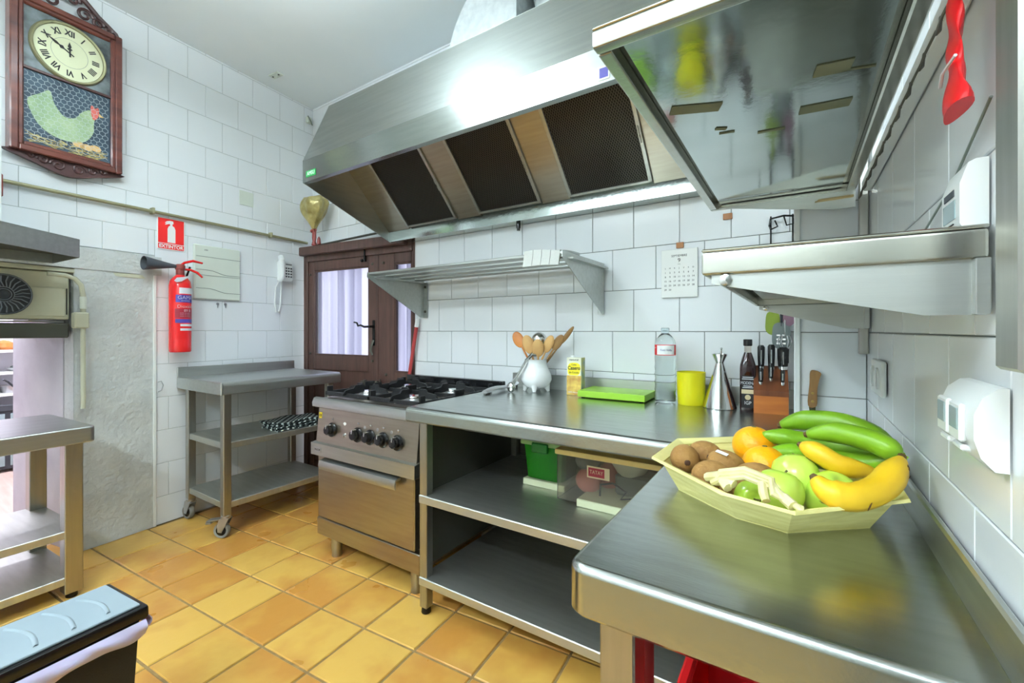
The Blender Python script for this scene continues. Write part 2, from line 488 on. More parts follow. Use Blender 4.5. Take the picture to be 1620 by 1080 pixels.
# plaster band above the opening, a rough skin on the jamb
def rough_sheet(u0, u1, v0, v1, amp, y0, nu=24, nv=40, seed=1):
    rr = random.Random(seed)
    ph = [(rr.uniform(4, 26), rr.uniform(4, 26), rr.uniform(0, 6)) for _ in range(7)]
    def f(a, b):
        u, v = u0 + (u1 - u0) * a, v0 + (v1 - v0) * b
        d = sum(math.sin(p * u + q * v + c) for p, q, c in ph) / 7
        return Vector((u, y0 - amp * (0.6 + d), v))
    return f
MB().sheet(rough_sheet(-0.36, -0.004, 0.0, 1.50, 0.010, -0.001), 18, 60).obj('jamb_plaster', 'plaster', wall_left)
MB().sheet(rough_sheet(-1.45, 0.03, 1.495, 1.605, 0.008, -0.006, seed=4), 60, 8, 0.012).obj('lintel_plaster', 'plaster', wall_left)
MB().box(-0.012, 0.004, -0.012, 0.004, 0.0, 1.495, 0.002).obj('corner_bead', 'trim_white', wall_left)
MB().box(-1.42, -0.02, -0.004, 0.10, 1.470, 1.492, 0.002).obj('lintel_board', 'unit_cream', wall_left)
# smooth rounded reveal skin deeper in the opening
MB().sheet(lambda a, b: Vector((-0.362 - 0.02 * math.sin(math.pi * a), 0.12 + 0.72 * a, 1.5 * b)), 14, 2).obj('reveal_plaster', 'plaster_smooth', wall_left)

# back wall
BW_O, BW_R = (-0.666, 2.085, 0), -1.0
HOLE = (-2.60, -1.50, 0.0, 1.79)
wb = MB()
wb.box(-1.50, 0.95, 0.004, 0.12, 0, CEIL)
wb.box(-2.60, -1.50, 0.004, 0.12, 1.79, CEIL)
wb.box(-3.2, -2.60, 0.004, 0.12, 0, CEIL)
wall_back = struct(wb.obj('wall_back', 'grout_wall', None, BW_O, (0, 0, R(BW_R)), smooth=False))
lay_tiles(wall_back, -2.74, 0.665, 0.62, CEIL, 0.2112, 0.2, -0.098, 0.963, [(-2.74, -1.485, 0.0, 1.79)], 'tile_white', th=0.0075, gap=0.0026)
# right wall
wall_right = struct(MB().box(-2.1, 2.7, 0.004, 0.25, 0, CEIL).obj('wall_right', 'grout_wall', None, (0.175, 0, 0), (0, 0, R(-90)), smooth=False))
lay_tiles(wall_right, -1.68, -0.27, 0.763, CEIL, 0.2112, 0.2, -1.68, 0.963, [], 'tile_white')
# pilaster in the corner
wall_corner = struct(MB().box(0.004, 0.20, 0.004, 0.45, 0, CEIL).obj('wall_corner', 'grout_wall', None, (0.003, 1.68, 0), (0, 0, 0), smooth=False))
lay_tiles(wall_corner, 0.0, 0.172, 0.763, CEIL, 0.2112, 0.2, 0.0, 0.963, [], 'tile_white', stagger=0)
wall_corner_side = struct(MB().box(-2.08, -1.684, 0.004, 0.02, 0, CEIL).obj('wall_corner_side', 'grout_wall', None, (-0.001, 0, 0), (0, 0, R(-90)), smooth=False))
lay_tiles(wall_corner_side, -2.06, -1.69, 0.863, CEIL, 0.2112, 0.2, -1.69, 0.963, [], 'tile_white', stagger=0)
struct(MB().box(-0.010, 0.008, -0.006, 0.010, 0.84, CEIL, 0.003).obj('trim_1', 'trim_white', None, (0.001, 1.678, 0)))
# ceiling, wall behind the camera
struct(MB().box(-3.7, 0.4, -2.9, 2.5, CEIL, CEIL + 0.1).obj('ceiling', 'ceiling_paint', smooth=False))
struct(MB().box(-3.3, 0.4, -2.85, -2.6, 0, CEIL).obj('wall_rear', 'room_paint', smooth=False))
# the room behind the opening
struct(MB().box(-6.0, -3.25, -1.2, 2.6, -0.10, -0.004).obj('floor', 'far_floor', smooth=False))
struct(MB().box(-6.0, -5.75, -1.2, 2.6, 0, 2.5).obj('wall_far', 'far_paint', smooth=False))
struct(MB().box(-6.0, -3.95, 1.9, 2.1, 0, 2.5).obj('wall_far_side', 'far_paint', smooth=False))
struct(MB().box(-6.0, -3.6, -1.3, -1.1, 0, 2.5).obj('wall_far_near', 'far_paint', smooth=False))
struct(MB().box(-6.0, -3.9, -1.3, 2.2, 2.5, 2.6).obj('ceiling_far', 'far_paint', smooth=False))

# glazed double door at the end of the back wall, turned slightly
door = bpy.data.objects.new('door_1', None); COL.objects.link(door); struct(door)
door.location = (-3.257, 2.014, 0); door.rotation_euler = (0, 0, R(5))
MB().box(0.0, 0.045, -0.01, 0.08, 0, 1.76, 0.004).box(1.098, 1.118, -0.005, 0.06, 0, 1.80, 0.004).box(0.045, 1.098, -0.01, 0.06, 1.70, 1.80, 0.004).obj('door_frame', 'wood_door', door)
MB().box(0.0, 1.06, -0.055, 0.10, 1.745, 1.812, 0.006).obj('lintel_shelf', 'wood_door', door)
MB().box(0.66, 0.672, -0.02, 0.0, 1.66, 1.745, 0.002).ball((0.64, -0.014, 1.668), 0.012, 8, 6).obj('latch', 'black_plastic', door)
def leaf(x0, x1, gx0, gx1, gz0, gz1, zt):
    p = MB().box(x0, gx0, 0.0, 0.042, 0.02, zt, 0.004).box(gx1, x1, 0.0, 0.042, 0.02, zt, 0.004)
    p.box(gx0, gx1, 0.0, 0.042, gz1, zt, 0.003).box(gx0, gx1, 0.0, 0.042, gz0 - 0.11, gz0, 0.003).box(gx0, gx1, 0.0, 0.042, 0.02, 0.16, 0.003)
    p.box(gx0, gx1, 0.012, 0.030, 0.16, gz0 - 0.11)
    o = p.obj('leaf', 'wood_door', door)
    MB().box(gx0 - 0.004, gx1 + 0.004, 0.018, 0.024, gz0 - 0.004, gz1 + 0.004).obj('pane', 'glass_frost', o, smooth=False)
    b = MB()
    for (u, v, s) in ((gx0, gx0 + 0.010, 0), (gx1 - 0.010, gx1, 0)): b.box(u, v, 0.004, 0.016, gz0, gz1, 0.002)
    b.box(gx0, gx1, 0.004, 0.016, gz0, gz0 + 0.010, 0.002).box(gx0, gx1, 0.004, 0.016, gz1 - 0.010, gz1, 0.002)
    b.obj('bead', 'wood_door', o)
    return o
lf1 = leaf(0.047, 0.782, 0.107, 0.690, 0.98, 1.628, 1.70)
lf2 = leaf(0.786, 1.096, 0.935, 1.085, 0.88, 1.630, 1.70)
for (x, z) in ((0.07, 1.60), (0.73, 1.64), (0.07, 0.99), (0.73, 0.95), (0.835, 1.64), (0.86, 0.86)):
    MB().lathe([(0.0, -0.012), (0.007, -0.010), (0.011, 0.0)], (x, 0, z), 10, 'y').obj('stud', 'dark_metal', lf1 if x < 0.78 else lf2)
h = MB().box(0.733, 0.757, -0.008, 0.0, 1.06, 1.24, 0.003)
h.tube([(0.745, -0.01, 1.195), (0.745, -0.045, 1.195), (0.70, -0.05, 1.193), (0.665, -0.05, 1.205), (0.640, -0.05, 1.20), (0.628, -0.05, 1.222), (0.600, -0.05, 1.226)], [0.009, 0.008, 0.008, 0.007, 0.007, 0.006, 0.006], 8)
h.obj('handle', 'black_plastic', lf1)
MB().tube([(0.742, -0.004, 1.10), (0.742, -0.02, 1.07), (0.728, -0.02, 1.03), (0.745, -0.02, 0.995)], 0.010, 8, squash=0.4).obj('lock_plate', 'dark_metal', lf1)
MB().cyl((0.64, -0.02, 0.80), (0.83, -0.02, 0.80), 0.009, n=10).box(0.66, 0.68, -0.03, 0, 0.785, 0.815, 0.003).box(0.78, 0.80, -0.03, 0, 0.785, 0.815, 0.003).tube([(0.82, -0.02, 0.80), (0.82, -0.02, 0.83)], 0.006, 8).obj('bolt', 'dark_metal', lf1)
# corrugated white screen outside the glass
struct(MB().sheet(lambda a, b: Vector((0.03 + 1.06 * a, 0.105 + 0.020 * math.sin(a * 2 * math.pi * 12) + 0.006 * math.sin(a * 40), 0.02 + 1.73 * b)), 176, 1, 0.002).obj('window_screen', 'curtain', None, (-3.257, 2.014, 0), (0, 0, R(5))))

# ================================================================ STEEL FURNITURE
TZ = 0.858
def square_leg(parent, x, y, z0, z1, w=0.04, foot=True, m='steel_z'):
    l = MB().box(x - w / 2, x + w / 2, y - w / 2, y + w / 2, z0, z1, 0.003).obj('leg', m, parent)
    if foot: MB().lathe([(0.019, 0.0), (0.021, 0.004), (0.019, 0.018), (0.016, 0.03)], (x, y, 0), 14).obj('foot', 'black_plastic', l)
    return l
def rolled_top(mb, x0, x1, y0, y1, zt, drop, rad, front='y0'):
    """sheet-metal worktop: flat slab whose front edge is rolled"""
    n = 6; prof = [(y0 + rad - rad * math.sin(a), zt - rad + rad * math.cos(a)) for a in [k * math.pi / 2 / n for k in range(n + 1)]]
    poly = [(y1, zt)] + prof + [(y0, zt - drop + 0.006), (y0 + 0.006, zt - drop), (y0 + 0.03, zt - drop), (y0 + 0.03, zt - 0.02), (y1, zt - 0.02)]
    return mb.prism(poly, 'x', x0, x1)

# -- long work table beside the cooker
wt = thing('work_table', 'long stainless steel work table with two undershelves, right of the gas cooker', 'table', (-1.335, 1.262, 0))
m = MB(); rolled_top(m, 0, 1.505, 0, 0.40, TZ, 0.058, 0.02); m.box(0.0, 1.333, 0.40, 0.808, TZ - 0.02, TZ)
m.wn = True; m.obj('worktop', 'steel_top', wt)
MB().box(0.0, 1.333, 0.800, 0.812, TZ - 0.01, TZ + 0.075, 0.002).obj('backsplash', 'steel_x', wt)
for (x, y) in ((0.042, 0.075), (0.042, 0.76), (1.20, 0.76), (1.20, 0.12)):
    square_leg(wt, x, y, 0.025, TZ - 0.02)
for z in (0.49, 0.152):
    m = MB().box(0.022, 1.24, 0.050, 0.79, z - 0.034, z, 0.003)
    o = m.obj('shelf', 'steel_shelf', wt)
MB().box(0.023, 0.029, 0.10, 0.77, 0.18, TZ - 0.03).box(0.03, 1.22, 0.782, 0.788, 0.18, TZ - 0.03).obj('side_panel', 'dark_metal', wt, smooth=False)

# -- near table along the right wall
rt = thing('side_table', 'stainless steel side table with raised edge carrying the fruit tray, nearest the camera', 'table', (-0.265, 0.539, 0))
m = MB()
# rolled left edge and near edge: rounded slab
def rounded_slab(x0, x1, y0, y1, z0, z1, rad, edge):
    """worktop slab: rounded corners in plan, small rolled top and bottom edge"""
    mb = MB()
    def ring(off, z):
        r_ = rad - off; vs = []
        for (cx, cy, a0) in ((x1 - rad, y1 - rad, 0), (x0 + rad, y1 - rad, 90), (x0 + rad, y0 + rad, 180), (x1 - rad, y0 + rad, 270)):
            for k in range(9): a = R(a0 + 11.25 * k); vs.append(mb.bm.verts.new((cx + r_ * math.cos(a), cy + r_ * math.sin(a), z)))
        return vs
    st = [(edge * 0.6, z0), (0.0, z0 + edge * 0.6)] + [(edge * (1 - math.cos(R(t))), z1 - edge + edge * math.sin(R(t))) for t in (0, 22.5, 45, 67.5, 90)]
    rs_ = [ring(o, z) for o, z in st]
    n = len(rs_[0])
    mb.bm.faces.new(list(reversed(rs_[0]))); mb.bm.faces.new(rs_[-1])
    for A, B in zip(rs_, rs_[1:]):
        for i in range(n): mb.bm.faces.new((A[i], A[(i + 1) % n], B[(i + 1) % n], B[i]))
    mb.wn = True
    return mb
rounded_slab(0, 0.432, 0, 0.7225, TZ - 0.072, TZ - 0.002, 0.028, 0.011).obj('worktop', 'steel_top', rt)
MB().box(0.426, 0.436, 0.0, 1.135, TZ - 0.02, TZ + 0.048, 0.003).obj('backsplash', 'steel_y', rt)
for (x, y) in ((0.055, 0.075), (0.055, 0.64), (0.38, 0.075), (0.38, 0.64)):
    square_leg(rt, x, y, 0.025, TZ - 0.07, 0.05)
MB().box(0.09, 0.425, 0.05, 0.66, 0.36, 0.394, 0.003).obj('shelf', 'steel_shelf', rt)

# -- wheeled table by the left wall
tr = thing('wheeled_table', 'stainless steel table on castors with upstand and two shelves, against the tiled wall', 'table', (-3.225, 1.15, 0))
zt = 0.88; Wd, Ln = 0.575, 0.755
m = MB()
n = 6; rad = 0.022
prof = [(Wd - rad + rad * math.sin(a), zt - rad + rad * math.cos(a)) for a in [k * math.pi / 2 / n for k in range(n + 1)]]
poly = [(0, zt)] + prof + [(Wd, zt - 0.066), (Wd - 0.006, zt - 0.07), (Wd - 0.03, zt - 0.07), (Wd - 0.03, zt - 0.02), (0.0, zt - 0.02)]
m.prism(poly, 'y', 0.0122, Ln)
m.box(0.0, Wd, 0.0, 0.012, zt - 0.07, zt, 0.004)
m.wn = True; m.obj('worktop', 'steel_y', tr)
MB().box(0.0, 0.014, 0.0, Ln, zt - 0.005, zt + 0.06, 0.004).obj('upstand', 'steel_y', tr)
for (x, y) in ((0.07, 0.05), (0.52, 0.05), (0.07, 0.70), (0.52, 0.70)):
    l = square_leg(tr, x, y, 0.125, zt - 0.04, 0.042, False)
for z in (0.535, 0.20):
    MB().box(0.058, 0.535, 0.035, 0.715, z - 0.036, z, 0.003).obj('shelf', 'steel_shelf', tr)
def castor(x, y, a, brake):
    f = MB().lathe([(0.024, 0.112), (0.026, 0.118), (0.026, 0.126), (0.02, 0.13)], (0, 0, 0), 16)
    for s in (-1, 1):
        f.prism([(-0.026, 0.112), (0.026, 0.112), (0.036, 0.075), (0.034, 0.038), (0.012, 0.034), (-0.006, 0.07)], 'y', s * 0.020 - 0.0015, s * 0.020 + 0.0015)
    f.box(-0.024, 0.026, -0.021, 0.021, 0.108, 0.114, 0.002)
    c = f.obj('castor', 'silver_dull', tr, (x, y, 0), (0, 0, R(a)))
    MB().lathe([(0.030, -0.012), (0.040, -0.014), (0.043, -0.008), (0.043, 0.008), (0.040, 0.014), (0.030, 0.012)], (0.02, 0, 0.0435), 22, 'y').obj('wheel', 'rubber_grey', c)
    MB().lathe([(0.001, -0.015), (0.028, -0.013), (0.028, 0.013), (0.001, 0.015)], (0.02, 0, 0.0435), 16, 'y').obj('hub', 'black_plastic', c)
    if brake: MB().box(0.02, 0.085, -0.022, 0.022, 0.088, 0.094, 0.002, m=Matrix.Translation((0, 0, 0.02)) @ Matrix.Rotation(R(8), 4, 'Y')).box(0.07, 0.10, -0.024, 0.024, 0.082, 0.094, 0.003).obj('brake_lever', 'silver_dull', c)
castor(0.07, 0.05, 190, False); castor(0.52, 0.05, 215, True); castor(0.07, 0.70, 120, False); castor(0.52, 0.70, 80, False)

# -- table in the left foreground, by the opening
lt = thing('prep_table', 'stainless steel table with undershelves in the left foreground, before the wall opening', 'table', (-2.63, 0.635, 0), 4)
rounded_slab(-0.56, 0.0, -1.15, 0.0, 0.675, 0.745, 0.022, 0.008).obj('worktop', 'steel_y', lt)
for (x, y) in ((-0.055, -0.065), (-0.50, -0.065), (-0.055, -1.08), (-0.50, -1.08)): square_leg(lt, x, y, 0.025, 0.69, 0.06)
for z in (0.30, 0.10): MB().box(-0.53, -0.03, -1.10, -0.035, z - 0.034, z, 0.003).obj('shelf', 'steel_shelf', lt)

# -- canopy shelf over the left table
ch = thing('canopy_shelf', 'steel canopy shelf with deep fascia cut by the left picture edge, under the clock', 'shelf', (-2.75, 0.608, 1.50))
m = MB()
pts = [(0, 0), (0.22, -0.27), (0.50, -0.62), (0.10, -0.95), (-0.30, -0.55), (-0.35, -0.02)]
def ring(z, k=1.0): return [(x * k, y * k) for x, y in pts]
m.prism(pts, 'z', 0.078, 0.084)
for i in range(len(pts)):
    (x0, y0), (x1, y1) = pts[i], pts[(i + 1) % len(pts)]
    L_ = math.hypot(x1 - x0, y1 - y0); a = math.atan2(y1 - y0, x1 - x0)
    m.box(0, L_, -0.004, 0.0, 0.0, 0.084, 0.001, m=Matrix.Translation((x0, y0, 0)) @ Matrix.Rotation(a, 4, 'Z'))
m.obj('shell', 'steel_x', ch)
MB().prism([(x * 0.96 - 0.003, y * 0.96 - 0.008) for x, y in pts], 'z', 0.045, 0.050).obj('underside', 'dark_metal', ch)
MB().cyl((-0.02, -0.45, 0.08), (-0.02, -0.45, CEIL - 1.502), 0.02).cyl((0.2, -0.7, 0.08), (0.2, -0.7, CEIL - 1.502), 0.02).obj('hanger', 'steel_z', ch)

wc = thing('white_cupboard', 'sliver of a white cupboard standing on the canopy shelf at the left picture edge', 'cupboard', (-2.94, 0.06, 1.5855))
MB().box(0.0, 0.285, 0.0, 0.30, 0.0, 0.545, 0.004).obj('carcass', 'white_plastic', wc)
MB().box(0.286, 0.30, 0.004, 0.296, 0.006, 0.539, 0.003).obj('door', 'white_plastic', wc)
MB().cyl((0.30, 0.03, 0.24), (0.318, 0.03, 0.24), 0.008, n=10).obj('knob', 'silver_dull', wc)

# -- right-hand wall shelves on slotted uprights
def upright(y, z0, z1, w, label):
    t = thing('shelf_upright', label, 'shelf upright', (0.173, y, 0))
    MB().box(-0.023, 0.0, -w / 2, w / 2, z0, z1, 0.003).obj('channel', 'steel_z', t)
    MB().box(-0.021, -0.003, w / 2, w / 2 + 0.0025, z0 + 0.01, z1).obj('gap_shade', 'fan_dark', t, smooth=False)  # dark strip painted in for the shadowed gap beside the upright
    return t
upright(0.546, 1.135, 2.35, 0.053, 'wide steel wall upright at the right picture edge, nearest us')
upright(1.628, 1.10, 2.05, 0.026, 'narrow steel wall upright in the far corner beyond the wall shelves')
def wall_shelf(name, label, x0, x1, y0, y1, zb, th, lip, open_under, brackets, m_under):
    t = thing(name, label, 'shelf', (x0, y0, zb))
    w, l = x1 - x0, y1 - y0
    m = MB().box(0, w, 0, l, th - 0.004, th, 0.0015)
    m.box(0, lip, lip + 0.001, l - lip - 0.001, 0, th - 0.0042, 0.004, 2).box(0, w, 0, lip, 0, th - 0.0042, 0.004, 2).box(0, w, l - lip, l, 0, th - 0.0042, 0.003).box(w - lip, w, lip + 0.001, l - lip - 0.001, 0, th - 0.0042, 0.003)
    m.obj('shelf_body', 'steel_satin', t)
    MB().box(lip + 0.012, w - lip - 0.012, lip + 0.012, l - lip - 0.012, th - 0.016, th - 0.0045).obj('underside', m_under, t, smooth=False)
    for (yy, d, face) in brackets:
        MB().prism([(0.012, 0.0), (w, 0.0), (w, -d), (w - 0.05, -d), (0.012, -0.012)], 'y', yy - y0, yy - y0 + 0.005).box(w - 0.012, w, yy - y0 - 0.012, yy - y0 + 0.017, -d, 0.0, 0.001).obj('bracket', 'steel_x', t, smooth=False)
        MB().lathe([(0.001, -0.008), (0.008, -0.006), (0.009, 0.0)], (0.03, yy - y0, -0.008), 8, 'y').obj('bolt', 'chrome', t)
    return t
us = wall_shelf('wall_shelf', 'upper stainless wall shelf at the right seen from below, tape remnants underneath', -0.2515, 0.144, 0.600, 1.655, 1.580, 0.030, 0.022, True, [], 'steel_mirror')
ls = wall_shelf('wall_shelf', 'lower stainless wall shelf at the right with a triangular end bracket', -0.1127, 0.170, 0.660, 1.600, 1.2465, 0.036, 0.010, True, [(0.668, 0.060, 1), (1.585, 0.072, 1)], 'steel_y')
# bracket of the upper shelf at the far end
MB().prism([(0.03, 0.0), (0.394, 0.0), (0.394, -0.05), (0.34, -0.05)], 'y', 1.02, 1.026).obj('bracket', 'steel_x', us, smooth=False)
for (x, y, a, w, l) in ((0.300, 0.278, 8, 0.036, 0.050), (0.335, 0.300, 14, 0.004, 0.045), (0.295, 0.419, 6, 0.032, 0.080), (0.088, 0.296, 22, 0.032, 0.090), (0.117, 0.414, 30, 0.010, 0.022), (0.125, 0.440, 10, 0.006, 0.030), (0.205, 0.480, 5, 0.008, 0.050)):
    MB().obox((x, y, 0.0128), (l, w, 0.0016), (0, 0, R(a))).obj('tape_remnant', 'tape_residue', us, smooth=False)

# -- slatted shelf on the back wall
ss = thing('slatted_shelf', 'slatted stainless wall shelf on two triangular brackets above the cooker', 'shelf', (-2.053, 2.100, 0), -1)
for k in range(4):
    y1 = -0.020 - k * 0.117
    MB().box(0.0045, 1.2455, y1 - 0.066, y1, 1.487, 1.500, 0.002).obj('slat', 'steel_x', ss)
for x in (0.0, 1.246):
    MB().prism([(-0.448, 1.500), (0.0, 1.500), (0.0, 1.250), (-0.028, 1.250), (-0.448, 1.472)], 'x', x, x + 0.004).box(x - 0.0 if x < 1 else x - 0.030, x + 0.034 if x < 1 else x + 0.004, -0.004, 0.0, 1.250, 1.478).box(x, x + 0.03, -0.40, -0.01, 1.470, 1.477).obj('bracket', 'steel_x', ss, smooth=False)
    for z in (1.45, 1.29): MB().lathe([(0.001, -0.012), (0.008, -0.010), (0.009, -0.004)], (x + (0.018 if x < 1 else -0.016), 0, z), 8, 'y').obj('bolt', 'dark_metal', ss)

# ================================================================ COOKER
ck = thing('gas_cooker', 'stainless four-burner gas cooker with oven and black knobs, between the two tables', 'cooker', (-2.112, 1.365, 0))
CW, CD = 0.742, 0.66
MB().box(0.012, CW - 0.012, 0.045, CD, 0.105, 0.775, 0.004).obj('body', 'steel_z', ck)
# top with sloped front lip
MB().prism([(-0.012, 0.775), (0.03, 0.765), (CD, 0.765), (CD, 0.812), (0.035, 0.812), (0.010, 0.822), (-0.004, 0.818), (-0.014, 0.795)], 'x', -0.006, CW + 0.004).obj('hob_top', 'steel_x', ck)
MB().box(0.03, CW - 0.03, 0.05, CD - 0.06, 0.812, 0.817, 0.003).obj('hob_tray', 'steel_warm', ck)
cpn = MB().prism([(0.018, 0.765), (0.055, 0.765), (0.055, 0.585), (0.0, 0.585)], 'x', 0.008, CW - 0.008).obj('control_panel', 'steel_warm', ck)
MB().prism([(-0.022, 0.590), (0.05, 0.600), (0.05, 0.545), (-0.022, 0.530)], 'x', -0.004, CW + 0.002).obj('ledge', 'steel_x', ck)
MB().box(0.03, 0.085, -0.026, -0.020, 0.548, 0.574, 0.002).obj('badge', 'silver_dull', ck)
text('badge_text', 'FAGOR', 0.014, 'ink', ck, (0.0575, -0.0262, 0.561), sx=1.0)
MB().box(0.016, 0.038, 0.012, 0.017, 0.712, 0.742).obj('sticker', 'yellow_sticker', ck, smooth=False)
text('ce_mark', 'CE', 0.017, 'ink', ck, (0.027, 0.0115, 0.727), bold=0.0004)
kx = [0.135, 0.335, 0.425, 0.515, 0.612]
tilt = math.atan2(0.018, 0.18)
for x in kx:
    b = MB().lathe([(0.001, 0.0), (0.034, 0.0), (0.036, -0.006), (0.032, -0.012), (0.026, -0.014)], (0, 0, 0), 24, 'y')
    b.lathe([(0.022, -0.012), (0.024, -0.030), (0.021, -0.038), (0.001, -0.039)], (0, 0, 0), 8, 'y')
    k = b.obj('knob', 'black_plastic', ck, (x, 0.008, 0.665), (-tilt, 0, 0))
    MB().box(-0.0035, 0.0035, -0.041, -0.012, 0.006, 0.026, 0.001).obj('pointer', 'chrome', k)
    MB().lathe([(0.001, -0.004), (0.006, -0.003), (0.007, 0.001)], (x, 0.012, 0.718), 10, 'y').obj('index_mark', 'chrome', ck)
MB().lathe([(0.001, -0.010), (0.009, -0.008), (0.013, 0.0)], (0.235, 0.010, 0.650), 14, 'y').obj('igniter', 'chrome', ck)
MB().lathe([(0.001, -0.003), (0.013, -0.002), (0.014, 0.004)], (0.228, 0.014, 0.700), 16, 'y').obj('indicator', 'white_plastic', ck)
for x in (0.380, 0.470, 0.565): MB().lathe([(0.001, -0.003), (0.008, -0.002), (0.009, 0.004)], (x, 0.013, 0.705), 12, 'y').obj('indicator', 'silver_dull', ck)
dr = MB().box(0.022, CW - 0.022, 0.0, 0.05, 0.205, 0.525, 0.006).obj('oven_door', 'steel_warm', ck)
MB().prism([(-0.002, 0.520), (-0.034, 0.512), (-0.040, 0.490), (-0.036, 0.470), (-0.030, 0.472), (-0.030, 0.505), (-0.002, 0.508)], 'x', 0.085, 0.640).obj('handle', 'steel_x', dr)
MB().box(0.0, CW, 0.01, 0.05, 0.105, 0.195, 0.004).obj('kick_panel', 'steel_warm', ck)
for (x, y) in ((0.105, 0.055), (0.68, 0.055), (0.105, 0.58), (0.68, 0.58)):
    MB().lathe([(0.024, 0.0), (0.026, 0.004), (0.024, 0.02), (0.027, 0.05), (0.027, 0.107)], (x, y, 0), 18).obj('leg', 'steel_z', ck)
# burners and pan supports
for (x, y) in ((0.205, 0.175), (0.545, 0.175), (0.205, 0.46), (0.545, 0.46)):
    b = MB().lathe([(0.060, 0.815), (0.060, 0.826), (0.045, 0.834), (0.042, 0.842)], (x, y, 0), 24).obj('burner', 'silver_dull', ck)
    MB().lathe([(0.046, 0.842), (0.048, 0.846), (0.044, 0.852), (0.001, 0.855)], (x, y, 0), 24).obj('burner_cap', 'chrome', b)
for gx in (0, 1):
    x0 = 0.035 + gx * 0.340; x1 = x0 + 0.332
    g = MB()
    y0, y1 = 0.045, 0.60
    for (a, b_) in (((x0, y0), (x1, y0)), ((x1, y0), (x1, y1)), ((x1, y1), (x0, y1)), ((x0, y1), (x0, y0)), ((x0, 0.32), (x1, 0.32))):
        dx, dy = (0.006, 0.006)
        g.box(min(a[0], b_[0]) - dx, max(a[0], b_[0]) + dx, min(a[1], b_[1]) - dy, max(a[1], b_[1]) + dy, 0.830, 0.850, 0.002)
    for (cx, cy) in ((x0 + 0.166, 0.175), (x0 + 0.166, 0.46)):
        for k in range(4):
            a = k * math.pi / 2
            for r0, r1 in ((0.035, 0.14),):
                p = Matrix.Translation((cx, cy, 0)) @ Matrix.Rotation(a, 4, 'Z')
                old = set(g.bm.verts)
                g.prism([(r0, 0.848), (r0, 0.878), (r0 + 0.008, 0.886), (r0 + 0.046, 0.886), (r0 + 0.056, 0.872), (r1, 0.866), (r1 + 0.02, 0.842), (r0 + 0.03, 0.842)], 'y', -0.004, 0.004)
                for v in g.bm.verts:
                    if v not in old: v.co = p @ v.co
        # raised corner fingers
    for (cx, cy) in ((x0, y0), (x1, y0), (x0, y1), (x1, y1), (x0, 0.32), (x1, 0.32)):
        g.box(cx - 0.005, cx + 0.005, max(y0, cy - 0.035), min(y1, cy + 0.035), 0.836, 0.876, 0.003)
    g.obj('pan_support', 'cast_iron', ck)
MB().box(0.0, CW, CD - 0.055, CD, 0.812, 0.850, 0.003).box(0.0, CW, CD - 0.02, CD + 0.02, 0.83, 0.885, 0.004).obj('rear_rail', 'enamel_black', ck)

# ================================================================ EXTRACTOR HOOD
hd = thing('extractor_hood', 'large stainless extractor hood with three dark mesh filters above the cooker', 'hood', (-2.30, 2.108, 0), -1)
HL = 1.96
prof = [(-0.690, 1.990), (-0.690, 2.110), (-0.530, 2.485), (0.0, 2.485), (0.0, 1.760), (-0.075, 1.760)]
MB().prism([(-0.690, 1.990), (-0.690, 2.112), (-0.684, 2.112), (-0.684, 1.996), (-0.660, 1.996), (-0.660, 1.990)], 'x', 0, HL).obj('front_lip', 'steel_hood', hd, smooth=False)
MB().prism([(-0.690, 2.110), (-0.530, 2.485), (-0.525, 2.482), (-0.685, 2.108)], 'x', 0, HL).obj('front_panel', 'steel_hood', hd, smooth=False)
MB().box(0, HL, -0.530, 0.0, 2.480, 2.486).obj('top_panel', 'steel_hood', hd, smooth=False)
for x in (0.0, HL - 0.004):
    MB().prism(prof, 'x', x, x + 0.004).obj('side_panel', 'steel_y', hd, smooth=False)
MB().box(0.004, HL - 0.004, -0.004, 0.0, 1.76, 2.48).obj('back_panel', 'steel_x', hd, smooth=False)
MB().prism([(-0.085, 1.760), (0.0, 1.760), (0.0, 1.764), (-0.081, 1.764), (-0.081, 1.845), (-0.085, 1.845)], 'x', 0.004, HL - 0.004).obj('grease_gutter', 'steel_mirror', hd, smooth=False)
